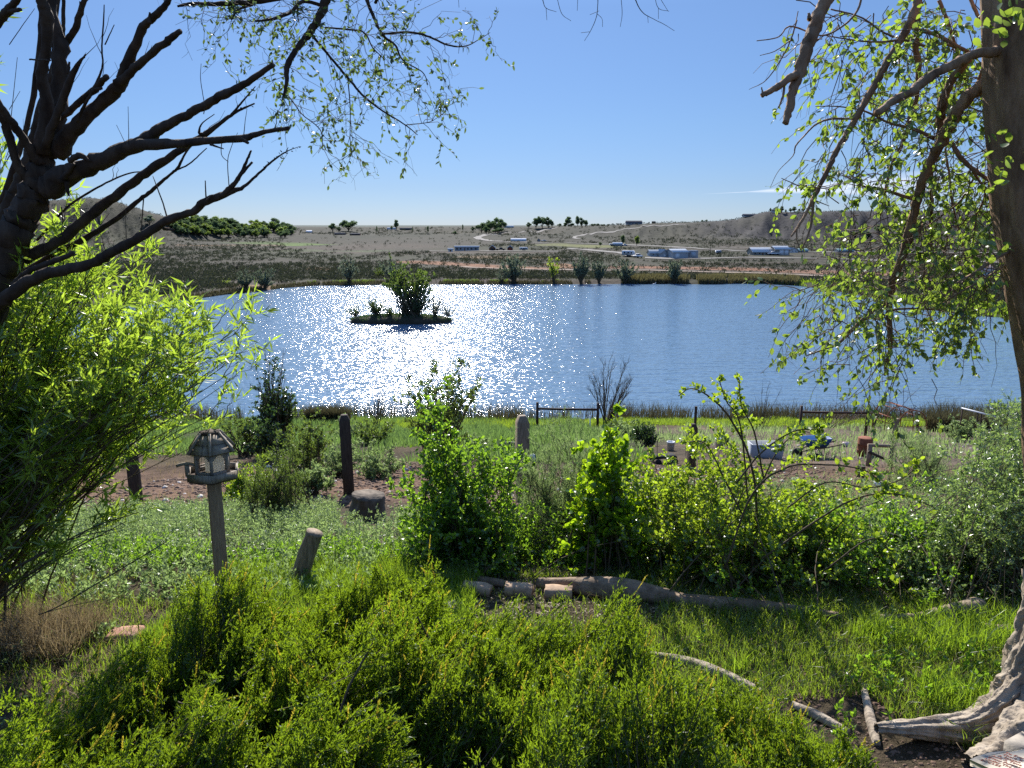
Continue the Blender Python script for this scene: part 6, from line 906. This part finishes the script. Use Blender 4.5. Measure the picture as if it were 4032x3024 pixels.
def slab(name, label, cat, u, v, y, size, rot, mat, tilt=0, seed=1, lift=0):
    g = gpt(u, v, y); r = np.random.default_rng(seed); sx, sy, sz = size; n = 5; V = []; mb = MB()
    xs = np.linspace(-.5, .5, n); X, Y = np.meshgrid(xs, xs); edge = (np.abs(X) > .49) | (np.abs(Y) > .49); top = .5 - .12 * edge + r.normal(size=X.shape) * .05; jx = X + r.normal(size=X.shape) * .02; jy = Y + r.normal(size=Y.shape) * .02
    T_ = np.stack([jx * sx, jy * sy, top * sz], -1).reshape(-1, 3); B_ = np.stack([jx * sx, jy * sy, -0.5 * sz + 0 * top], -1).reshape(-1, 3); F_ = []
    for i in range(n - 1):
        for j in range(n - 1): a = i * n + j; F_.append((a, a + 1, a + n + 1, a + n)); b = a + n * n; F_.append((b, b + n, b + n + 1, b + 1))
    per = [(0, j) for j in range(n - 1)] + [(i, n - 1) for i in range(n - 1)] + [(n - 1, j) for j in range(n - 1, 0, -1)] + [(i, 0) for i in range(n - 1, 0, -1)]
    for k in range(len(per)): a = per[k][0] * n + per[k][1]; q = per[(k + 1) % len(per)]; b = q[0] * n + q[1]; F_.append((a, b, b + n * n, a + n * n)[::-1])
    V = np.concatenate([T_, B_]); c, s = math.cos(rot), math.sin(rot); V = V @ np.array([[c, s, 0], [-s, c, 0], [0, 0, 1]]); V[:, 2] += V[:, 0] * tilt; V += g + np.array([0, 0, sz / 2 + .004 + lift]); mb.poly(V, F_); o = mb.build(name, mat); tag(o, label, cat); return o
PAVER = solid_mat('tan_block', (.30, .20, .13), (.46, .33, .22), 20, .9, .5, dist=.004); STONE = solid_mat('grey_stone', (.16, .14, .12), (.36, .32, .27), 10, .9, .6, dist=.01); FLAG = solid_mat('red_flagstone', (.30, .15, .10), (.42, .24, .17), 9, .9, .5, dist=.006)
slab('paving_block', 'yellowish paving block, left one of the three before the logs', 'paving block', 1877, 2318, 5.95, (.24, .12, .09), -.25, PAVER, -.03, 1); slab('paving_block', 'tan paving block, middle one of the three before the logs', 'paving block', 2042, 2340, 5.9, (.23, .12, .10), -.12, PAVER, 0, 2); slab('paving_block', 'tan paving block touching the thick knotted log', 'paving block', 2198, 2356, 5.85, (.22, .12, .095), -.1, PAVER, 0, 3)
slab('flat_stone', 'grey flat stone right of the yellow tipped juniper', 'stone', 1752, 2405, 5.5, (.2, .17, .07), .3, STONE, .05, 4); slab('stone', 'small dark round stone beside the grey flat stone', 'stone', 1812, 2388, 5.6, (.1, .1, .06), .5, STONE, 0, 5); slab('flagstone', 'pink red flagstone in the grass below the feeder', 'stone', 488, 2435, 5.1, (.22, .17, .05), .1, FLAG, 0, 6); slab('grey_board', 'small grey board in the weeds right of the feeder post', 'board', 930, 2010, 10.6, (.26, .14, .05), .1, STONE, 0, 7); slab('flat_stone', 'low flat stone in the weeds near the leaning post', 'stone', 1010, 2080, 8.6, (.25, .15, .05), .3, STONE, 0, 8)
# drip hose
def hose():
    us = np.array([600, 700, 800, 900, 1000, 1080, 1140]); vs = np.array([2205, 2184, 2172, 2164, 2162, 2166, 2175]); W = np.array([gpt(u, v, 7.15) + [0, 0, .05] for u, v in zip(us, vs)]); W[:, 2] = P(us, vs, 7.15)[:, 2]; W[:, 2] = np.maximum(W[:, 2], terrain(W[:, 0], W[:, 1]) + .02); mb = MB(); mb.rod(catmull(W, 40), .014, 8); o = mb.build('hose', paint('black_plastic', (.015, .015, .015), .35)); tag(o, 'black irrigation pipe lying across the weeds behind the feeder post', 'pipe')
hose()
# posts
def sq_post(name, label, u, vt, vb, y, w, mat, round_=False, cat='post', point=True, lean=0):
    b = gpt(u, vb, y); t = P(u, vt, y); b2 = b.copy(); h = t[2] - b[2]; root = None; mb = MB(); x = w / 2; rot = .2; c, s = math.cos(rot), math.sin(rot)
    prof = [(-.25, 1), (h - (w * .6 if point else 0), 1), (h, .55 if point else 1)]; V = []
    for z, f in prof:
        for sx, sy in ((-1, -1), (1, -1), (1, 1), (-1, 1)): X, Y = sx * x * f, sy * x * f; V.append((X * c - Y * s + b[0] + lean * max(z, 0), X * s + Y * c + b[1], z + b[2]))
    Fc = [(8, 9, 10, 11), (3, 2, 1, 0)] + [(k * 4 + i, k * 4 + (i + 1) % 4, k * 4 + 4 + (i + 1) % 4, k * 4 + 4 + i) for k in range(2) for i in range(4)]; mb.poly(V, Fc); o = mb.build(name, mat); bv = o.modifiers.new('bevel', 'BEVEL'); bv.width = w * .08; bv.segments = 2; tag(o, label, cat); return o
sq_post('fence_post', 'tall dark pointed fence post beside the broad stump', 1376, 1632, 1960, 15.2, .22, WOOD_DARK, lean=-.02); sq_post('fence_post', 'thick brown fence post with pointed top between the bushes', 2056, 1635, 2040, 14.5, .235, WOOD); sq_post('fence_post', 'thick fence post seen inside the willow foliage', 532, 1745, 1915, 14.5, .2, WOOD_DARK); sq_post('fence_post', 'dark post with a steel post behind it above the briar', 2724, 1668, 1790, 22, .21, WOOD_DARK); sq_post('steel_post', 'thin rust brown steel post rising above the dark post', 2736, 1600, 1700, 45, .13, WOOD_DARK, point=False)
sq_post('yard_post', 'slim post standing in the leafless thicket by the second frame', 3440, 1628, 1700, 49, .13, WOOD_DARK, point=False); sq_post('yard_post', 'stout post just left of the rusty pipe arch', 3522, 1648, 1730, 40, .2, WOOD, point=False); sq_post('yard_post', 'dark post seen inside the rusty pipe arch', 3609, 1628, 1710, 46, .12, WOOD_DARK, point=False); sq_post('yard_post', 'short dark post left of the white rail', 3768, 1656, 1700, 43, .2, WOOD_DARK, point=False); sq_post('yard_post', 'stubby weathered post behind the briar at the bare yard', 3385, 1835, 1905, 21, .16, WOOD_DARK, point=False); sq_post('yard_post', 'short post behind the white buckets', 2857, 1722, 1790, 33, .16, WOOD_DARK, point=False)
STEEL_DK = paint('dark_brown_pipe', (.06, .03, .02), .7); RUST = solid_mat('rust', (.14, .045, .02), (.28, .10, .05), 12, .85, .3)
def frame(label, ul, ur, vt, y, vb, vbar):
    a = P(ul, vt, y); b = P(ur, vt + 3, y); ga, gb = ground_z(a[0], a[1]), ground_z(b[0], b[1]); root = thing('timber_frame', label, 'frame', (a[0], a[1], ga)); w = 9.5 * y / F / 2 * 1.15
    for p, g_ in ((a, ga), (b, gb)): mb = MB(); mb.rod([(p[0], p[1], g_ - .2), p], w, 10); mb.build('post', STEEL_DK, root)
    mb = MB(); q0 = P(ul + 4, vbar, y); q1 = P(ur - 4, vbar + 4, y); mid = (q0 + q1) / 2 - [0, 0, .015]; mb.rod([q0, mid, q1], w * .85, 10); mb.build('crossbar', STEEL_DK, root)
frame('dark post and rail frame on the shore beside the leafless sapling', 2116, 2355, 1584, 50, 1690, 1609); frame('dark post and rail frame on the shore above the blue wheelbarrow', 3157, 3418, 1598, 40, 1740, 1622)
# pipe arch
def arch():
    c = gpt(3590, 1700, 44); s = 44 / F; w = 60 * s; h = 88 * s + .3; root = thing('pipe_arch', 'rusty pipe arch frame at the shore behind the feathery shrub', 'arch', c); t = np.linspace(0, np.pi, 24)
    base = c[2]; topz = P(3590, 1613, 44)[2]; h = topz - base
    for dy, dx in ((0, 0), (1.1, -.22), (2.2, -.44)):
        mb = MB(); mb.rod(np.stack([c[0] + dx + w * np.cos(t), np.full(24, c[1] + dy), base - .05 + h * np.sin(t) ** .55], 1), .028, 8); mb.build('hoop', RUST, root)
    for a in (.5, 1.1, math.pi / 2, 2.1, 2.7): mb = MB(); p = lambda dy, dx: (c[0] + dx + w * math.cos(a), c[1] + dy, base - .05 + h * math.sin(a) ** .55); mb.rod([p(0, 0), p(2.2, -.44)], .02, 6); mb.build('bar', RUST, root)
    for z in (.35, .6): mb = MB(); mb.rod([(c[0] - w, c[1], base + h * z), (c[0] - w - .44, c[1] + 2.2, base + h * z)], .02, 6); mb.build('bar', RUST, root); mb = MB(); mb.rod([(c[0] - w * .98, c[1] + .0, base + h * z), (c[0] + w * .98, c[1], base + h * z)], .018, 6); mb.build('bar', RUST, root)
arch()
def white_rail():
    y = 42; a = P(3786, 1607, y); b = P(3925, 1642, y - 1.5); root = thing('handrail', 'white topped pipe rail with dark legs at the right of the shore', 'rail', (a[0], a[1], ground_z(a[0], a[1]))); mb = MB(); mb.rod([a, a * .5 + b * .5, b], .045, 10); mb.build('rail', M_WHITE, root)
    for f in (.03, .48, .58, .97): p = a + (b - a) * f; mb = MB(); mb.rod([(p[0], p[1], ground_z(p[0], p[1]) - .1), p - [0, 0, .04]], .035, 8); mb.build('leg', STEEL_DK, root)
white_rail()
# wheelbarrow
def wheelbarrow():
    g = G(3205, 1802); root = thing('wheelbarrow', 'blue wheelbarrow standing in the bare yard under the second frame', 'wheelbarrow', g); tr = place_local(g, math.pi); BL = solid_mat('blue_plastic', (.015, .06, .19), (.03, .10, .28), 6, .45, 0); mb = MB()
    top = [(-.55, -.34, .86), (.62, -.33, .80), (.62, .33, .80), (-.55, .34, .86)]; bot = [(-.38, -.2, .48), (.25, -.19, .42), (.25, .19, .42), (-.38, .2, .48)]; tin = [(x * .95, y * .92, z) for x, y, z in top]; bin_ = [(x * .9, y * .9, z + .03) for x, y, z in bot]
    mb.poly(tr(top + bot + tin + bin_), [(4, 5, 1, 0), (5, 6, 2, 1), (6, 7, 3, 2), (7, 4, 0, 3), (7, 6, 5, 4), (8, 9, 13, 12), (9, 10, 14, 13), (10, 11, 15, 14), (11, 8, 12, 15), (12, 13, 14, 15), (0, 1, 9, 8), (1, 2, 10, 9), (2, 3, 11, 10), (3, 0, 8, 11)]); mb.build('tray', BL, root)
    for s in (-1, 1): mb = MB(); mb.rod(tr([(.68, s * .06, .22), (.3, s * .2, .38), (-.4, s * .24, .48), (-.95, s * .28, .62)]), .022, 8); mb.build('handle', STEEL_DK, root); mb = MB(); mb.rod(tr([(-.28, s * .22, .46), (-.38, s * .25, .02), (-.05, s * .22, .40)]), .016, 8); mb.build('leg', STEEL_DK, root)
    mb = MB(); mb.rod(tr([(.68, -.05, .2), (.68, .05, .2)]), .2, 20); mb.build('wheel', M_TYRE, root)
wheelbarrow()
def lathe(prof, c, k=24):
    V = [(c[0] + r * math.cos(a), c[1] + r * math.sin(a), c[2] + z) for r, z in prof for a in np.arange(k) * 2 * math.pi / k]; n = len(prof); Fc = [(i * k + j, i * k + (j + 1) % k, (i + 1) * k + (j + 1) % k, (i + 1) * k + j) for i in range(n - 1) for j in range(k)]; return V, Fc
def bucket(label, u, v, y, r=.15, h=.38, mat=None, name='bucket', handle=True):
    g = G(u, v); root = thing(name, label, 'bucket' if name == 'bucket' else 'tub', g); mb = MB(); V, Fc = lathe([(.001, .01), (r * .82, 0), (r, h * .9), (r * 1.08, h * .9), (r * 1.08, h), (r * .93, h), (r * .78, .03), (.001, .03)], g); mb.poly(V, Fc); mb.build('body', mat or M_WHITE, root, smooth=False)
    if handle: mb = MB(); t = np.linspace(0, math.pi, 12); mb.rod(np.stack([g[0] + r * 1.05 * np.cos(t), np.full(12, g[1] - r * .3) - .1 * np.sin(t), g[2] + h * .85 - .12 * np.sin(t)], 1), .006, 5); mb.build('handle', M_SILV, root)
bucket('white plastic bucket alone beside the dark cart', 2640, 1775, 33); bucket('white bucket just right of the dark post', 2764, 1765, 34); bucket('third white bucket, partly hidden by briar leaves', 2830, 1762, 34.5); bucket('wide black rubber tub left of the thick brown post', 2008, 1776, 30.5, .38, .3, paint('black_rubber', (.015, .015, .017), .5), 'tub', False); bucket('dark bucket on the ground below the wheelbarrow', 3213, 1815, 31, .16, .25, M_TYRE)
bucket('white tub lying low behind the wispy shrub', 2290, 1752, 34, .2, .16, M_WHITE, 'tub', False)
def sack(label, u, v, y, sx, sz, mat, seed):
    g = G(u, v); r = np.random.default_rng(seed); nu, nv = 20, 10; V = []
    for i in range(nv + 1):
        ph = math.pi * i / nv - math.pi / 2
        for j in range(nu): th = 2 * math.pi * j / nu; k = 1 + .35 * float(fbm(np.array([math.cos(th) * 2 + seed]), np.array([math.sin(th) * 2 + ph * 1.5]), seed, 3)[0]); V.append((g[0] + sx * k * math.cos(ph) * math.cos(th), g[1] + sx * .8 * k * math.cos(ph) * math.sin(th), g[2] + sz * (.75 + k * math.sin(ph) * .9)))
    Fc = [(i * nu + j, i * nu + (j + 1) % nu, (i + 1) * nu + (j + 1) % nu, (i + 1) * nu + j) for i in range(nv) for j in range(nu)]; mb = MB(); mb.poly(V, Fc); o = mb.build('sack', mat, smooth=True); tag(o, label, 'sack')
sack('crumpled white plastic sack on the soil behind the arching briar cane', 3460, 1918, 18, .13, .09, M_WHITE, 3); sack('crumpled pale bag right of the thick brown post', 2098, 1815, 24, .14, .16, M_WHITE, 4); sack('small pale bundle between the wheelbarrow and the rusty drum', 3333, 1760, 36, .2, .14, paint('pinkish_cloth', (.55, .42, .42)), 5); sack('small pale lump on the yard left of the wheelbarrow', 3115, 1783, 34, .16, .08, M_CREAM, 6)
g_ = G(3402, 1795); dr = thing('rusty_drum', 'rust red steel drum beside the low pole fence', 'drum', g_); mb = MB(); V, Fc = lathe([(.001, 0), (.28, 0), (.28, .22), (.295, .24), (.28, .26), (.28, .48), (.295, .5), (.28, .52), (.28, .74), (.26, .76), (.001, .74)], g_); mb.poly(V, Fc); mb.build('body', RUST, dr)
def pole_fence():
    y = G(3470, 1835)[1]; root = thing('pole_fence', 'low weathered pole fence with a slanting brace in the yard', 'fence', gpt(3512, 1850, y))
    for u, vt, vb in ((3426, 1752, 1800), (3512, 1757, 1850)): mb = MB(); a = P(u, vt, y); mb.rod([(a[0], a[1], ground_z(a[0], a[1]) - .1), a], .075, 10); mb.build('post', WOOD, root)
    mb = MB(); mb.rod([P(3418, 1753, y), P(3518, 1757, y)], .055, 10); mb.build('rail', WOOD, root); mb = MB(); mb.rod([P(3420, 1778, y - .1), P(3516, 1822, y - .1)], .045, 8); mb.build('brace', WOOD_DARK, root)
pole_fence()
def cart():
    g = G(2612, 1822); root = thing('hand_cart', 'black hand cart with upright handles left of the lone white bucket', 'cart', g); tr = place_local(g, .2); B = M_TYRE; mb = MB(); mb.box(g + [0, 0, .24], (.8, .45, .06), .2); mb.build('deck', B, root)
    for s in (-1, 1): mb = MB(); mb.rod(tr([(-.32, s * .2, .26), (-.34, s * .2, .85), (-.28, s * .2, .95), (-.12, s * .2, .96)]), .016, 6); mb.build('handle', B, root)
    for x in (-.3, .3):
        for s in (-1, 1): mb = MB(); mb.rod(tr([(x, s * .25, .11), (x, s * .31, .11)]), .11, 14); mb.build('wheel', B, root)
cart()
g_ = G(3012, 1800); tb = thing('water_trough', 'dark grey box trough in the yard left of the wheelbarrow', 'trough', g_); mb = MB(); tr = place_local(g_, 0); mb.poly(tr([(-.55, -.25, 0), (.55, -.25, 0), (.55, .25, 0), (-.55, .25, 0), (-.6, -.3, .55), (.6, -.3, .55), (.6, .3, .55), (-.6, .3, .55), (-.55, -.26, .55), (.55, -.26, .55), (.55, .26, .55), (-.55, .26, .55), (-.5, -.2, .1), (.5, -.2, .1), (.5, .2, .1), (-.5, .2, .1)]), [(0, 1, 5, 4), (1, 2, 6, 5), (2, 3, 7, 6), (3, 0, 4, 7), (4, 5, 9, 8), (5, 6, 10, 9), (6, 7, 11, 10), (7, 4, 8, 11), (8, 9, 13, 12), (9, 10, 14, 13), (10, 11, 15, 14), (11, 8, 12, 15), (12, 13, 14, 15)]); mb.build('basin', M_GREYW, tb)
a_ = gpt(2324, 1705, 46); t_ = P(2323, 1636, 46); mb = MB(); mb.rod([a_ - [0, 0, .2], t_], .035, 8); o_ = mb.build('pipe_stake', M_WHITE); tag(o_, 'white plastic pipe standing upright below the first frame', 'pipe')
# ------------------------------------------------------------------ bird feeder
def feeder():
    y = 5.35; b = gpt(874, 2290, y); x0, y0 = b[0], b[1]; root = thing('bird_feeder', 'weathered wooden hexagonal bird feeder house on a square post', 'bird feeder', b); zt = P(850, 1880, y)[2]
    FW = solid_mat('feeder_wood', (.17, .14, .11), (.36, .31, .25), 24, .8, .5, (5, 5, 1), bscale=30, dist=.003); PW = solid_mat('post_wood', (.22, .14, .08), (.40, .28, .17), 18, .75, .5, (8, 8, .5), bscale=24, dist=.003); UN = solid_mat('dark_tray_board', (.04, .028, .02), (.09, .06, .045), 12, .9, .3)
    def hexp(R, z, rot=0): return [(x0 + R * math.cos(a), y0 + R * math.sin(a), z) for a in (rot + np.arange(6) * math.pi / 3)]
    rt = math.radians(-72); mb = MB(); mb.box((x0, y0, (b[2] + zt) / 2 - .1), (.092, .092, zt - b[2] + .2), math.radians(28)); o = mb.build('post', PW, root); bv = o.modifiers.new('bevel', 'BEVEL'); bv.width = .006; bv.segments = 2
    mb = MB(); mb.rod([P(902, 2190, y - .07), P(902, 2190, y + .02)], .009, 8); mb.build('knot_hole', UN, root)
    R = .195; mb = MB(); V = hexp(R - .012, zt, rt) + hexp(R - .012, zt + .028, rt); mb.poly(V, [tuple(range(6))[::-1], tuple(range(6, 12))] + [(i, (i + 1) % 6, (i + 1) % 6 + 6, i + 6) for i in range(6)]); mb.build('tray_board', UN, root)
    for k in range(6):          # tray rim boards
        a0, a1 = rt + k * math.pi / 3, rt + (k + 1) * math.pi / 3; p = [(x0 + q * math.cos(a), y0 + q * math.sin(a)) for q, a in ((R, a0), (R, a1), (R - .016, a1), (R - .016, a0))]; mb = MB(); mb.poly([(X, Y, zt + .012) for X, Y in p] + [(X, Y, zt + .066) for X, Y in p], [(0, 1, 5, 4), (1, 2, 6, 5), (2, 3, 7, 6), (3, 0, 4, 7), (4, 5, 6, 7), (3, 2, 1, 0)]); mb.build('rim_board', FW, root)
    r2 = .118; z1, z2 = zt + .035, zt + .215
    for k in range(6):          # corner posts and arched panels
        a = rt + k * math.pi / 3; c = (x0 + r2 * math.cos(a), y0 + r2 * math.sin(a), (z1 + z2) / 2); mb = MB(); mb.box(c, (.022, .022, z2 - z1), a); mb.build('corner_post', FW, root)
        a1 = a + math.pi / 3; A = np.array([x0 + r2 * math.cos(a), y0 + r2 * math.sin(a)]); B = np.array([x0 + r2 * math.cos(a1), y0 + r2 * math.sin(a1)]); n_ = np.array([math.cos((a + a1) / 2), math.sin((a + a1) / 2)]) * .008
        sx = np.array([.08, .22, .26, .34, .5, .66, .74, .78, .92]); 
        def W2(f, z, o): q = A + (B - A) * f + n_ * o; return (q[0], q[1], z)
        top = [(f, z2) for f in (0.06, .94)]; H_ = z2 - z1; arc = [(.14, z2 - H_ * .34), (.24, z2 - H_ * .24), (.36, z2 - H_ * .17), (.5, z2 - H_ * .15), (.64, z2 - H_ * .17), (.76, z2 - H_ * .24), (.86, z2 - H_ * .34)]
        mb = MB(); pr = [(.06, z2), (.06, z2 - H_ * .34)] + arc + [(.94, z2 - H_ * .34), (.94, z2)]; n = len(pr); V = [W2(f, z, 1) for f, z in pr] + [W2(f, z, -1) for f, z in pr]
        tri = []; 
        for i in range(1, n - 2): tri.append((0, i, i + 1) if i < n // 2 else (n - 1, i, i + 1))
        tri.append((0, n // 2, n - 1)); mb.add(V, tri + [tuple(q + n for q in t)[::-1] for t in tri]); mb.poly(V, [(i, i + 1, i + 1 + n, i + n) for i in range(n - 1)]); mb.build('arched_panel', FW, root)
        mb = MB(); V = [W2(f, z, o) for o in (1, -1) for f, z in ((.06, z1), (.94, z1), (.94, z1 + .032), (.06, z1 + .032))]; mb.poly(V, [(0, 1, 2, 3), (7, 6, 5, 4), (3, 2, 6, 7), (0, 4, 5, 1)]); mb.build('sill_board', FW, root)
    mb = MB(); V, Fc = lathe([(.001, .0), (.062, .0), (.066, .01), (.066, .13), (.058, .15), (.04, .16), (.001, .16)], (x0 + .015, y0, z1)); mb.poly(V, Fc); pm, nt, n, l = new_mat('milky_plastic'); o_ = n.new('ShaderNodeOutputMaterial'); d = n.new('ShaderNodeBsdfDiffuse'); d.inputs[0].default_value = (.72, .7, .62, 1); t = n.new('ShaderNodeBsdfTranslucent'); t.inputs[0].default_value = (.8, .78, .7, 1); m_ = n.new('ShaderNodeMixShader'); m_.inputs[0].default_value = .6; l.new(d.outputs[0], m_.inputs[1]); l.new(t.outputs[0], m_.inputs[2]); l.new(m_.outputs[0], o_.inputs[0]); mb.build('seed_container', pm, root, smooth=True)
    za, zb = z2 - .012, z2 + .115; Ra, Rb = .168, .070
    for k in range(6):
        a0, a1 = rt + k * math.pi / 3, rt + (k + 1) * math.pi / 3; q = lambda R_, a, z: (x0 + R_ * math.cos(a), y0 + R_ * math.sin(a), z)
        for f0, f1, lift in ((0, .52, 0), (.48, 1, .006)):
            Z0, Z1 = za + (zb - za) * f0, za + (zb - za) * f1; R0, R1 = Ra + (Rb - Ra) * f0, Ra + (Rb - Ra) * f1; mb = MB(); V = [q(R0 + lift, a0, Z0 + .008), q(R0 + lift, a1, Z0 + .008), q(R1, a1, Z1 + .008), q(R1, a0, Z1 + .008), q(R0 - .008, a0, Z0 - .002), q(R0 - .008, a1, Z0 - .002), q(R1 - .008, a1, Z1 - .002), q(R1 - .008, a0, Z1 - .002)]; mb.poly(V, [(0, 1, 2, 3), (7, 6, 5, 4), (0, 4, 5, 1), (1, 5, 6, 2), (2, 6, 7, 3), (3, 7, 4, 0)]); mb.build('roof_board', FW, root)
        mb = MB(); mb.rod([q(Ra + .008, a0, za + .006), q(Rb, a0, zb + .014)], .011, 6); mb.build('roof_rib', FW, root)
    mb = MB(); V = hexp(Rb + .008, zb + .004, rt) + hexp(Rb + .003, zb + .018, rt); mb.poly(V, [tuple(range(6))[::-1], tuple(range(6, 12))] + [(i, (i + 1) % 6, (i + 1) % 6 + 6, i + 6) for i in range(6)]); mb.build('roof_cap', UN, root)
    # small arched perch piece at the left
    t = np.linspace(-.5, .5, 12); mb = MB(); p0 = np.array([x0 - .155, y0 - .07, z1 + .075]); mb.rod(p0 + np.stack([t * .15, 0 * t, .016 * np.cos(t * math.pi)], 1), .012, 8); mb.build('perch', FW, root)
    mb = MB(); mb.rod([p0 + [.0, 0, -.075], p0 + [.0, 0, .005]], .018, 8); mb.build('perch_stub', FW, root)
    mb = MB(); hk = P(np.array([800, 792, 795, 800]), np.array([1860, 1840, 1780, 1740]), 5.17); mb.rod(catmull(hk, 12), .0015, 5); mb.build('wire', M_TYRE, root)
feeder()
# ------------------------------------------------------------------ inscribed stone in the bottom right corner
def plaque():
    y = 3.2; A = P(3818, 2990, y); B = P(3955, 2946, y + .08); Cc = P(4060, 2960, y + .02); g = np.array([A[0], A[1], ground_z(A[0], A[1])]); root = thing('inscribed_stone', 'cream plaque stone with red brown lettering in the bottom right corner', 'plaque', g)
    X = norm(P(3960, 2941, y + .10) - A); dn = norm(P(3835, 3060, y - .16) - A); N = norm(np.cross(dn, X)); N = N if N[2] > 0 else -N; Yv = norm(np.cross(N, X)); Yv = Yv if Yv @ dn > 0 else -Yv
    out = [(0, 0), (.05, -.004), (.10, -.002), (.145, .0), (.16, .008), (.185, .012), (.215, .03), (.26, .05), (.36, .06), (.38, .3), (.2, .32), (.01, .31), (-.004, .1)]; n = len(out); V = [A + X * a + Yv * b for a, b in out] + [A + X * a + Yv * b - N * .03 for a, b in out]; mb = MB(); mb.poly(V, [tuple(range(n)), tuple(range(n, 2 * n))[::-1]] + [(i, (i + 1) % n, (i + 1) % n + n, i + n) for i in range(n)]); mb.build('slab', solid_mat('cream_stone', (.50, .43, .33), (.66, .59, .47), 14, .8, .3, dist=.003), root)
    LT = paint('red_brown_letters', (.28, .10, .07), .8)
    # the lines run away from the reader, downhill to the right
    lines = ["ECCLES", "Under The Heaven", "Every Purpose", "And A Time To", "A Season", "There Is", "To Everything"]
    d = norm(Yv * .97 + X * .16); upv = norm(X - d * (X @ d)) 
    for i, tx in enumerate(lines):
        cu = bpy.data.curves.new('lettering', 'FONT'); cu.body = tx; cu.size = .026; cu.extrude = .0006; tmp = bpy.data.objects.new('tmp', cu); sc.collection.objects.link(tmp); dg = bpy.context.evaluated_depsgraph_get(); me = bpy.data.meshes.new_from_object(tmp.evaluated_get(dg)); bpy.data.objects.remove(tmp); v = np.empty(len(me.vertices) * 3, np.float32); me.vertices.foreach_get('co', v); v = v.reshape(-1, 3)
        o0 = A + X * (.030 + .0262 * i) + Yv * (.030 + [0, .002, .0, .0, .012, .016, .010][i]) + N * .0015; wv = o0 + v[:, 0:1] * d + v[:, 1:2] * upv + v[:, 2:3] * N - np.array(root.location[:]); me.vertices.foreach_set('co', wv.astype(np.float32).ravel()); me.materials.append(LT); me.update(); o = bpy.data.objects.new('lettering', me); link(o, root)
    g2 = P(4010, 2935, y + .2); o = MB(); o.box((g2[0] + .05, g2[1] + .02, g2[2] - .05), (.16, .12, .10), .5); ob = o.build('grey_block', STONE); tag(ob, 'small blue grey stone block behind the cream plaque', 'stone')
plaque()
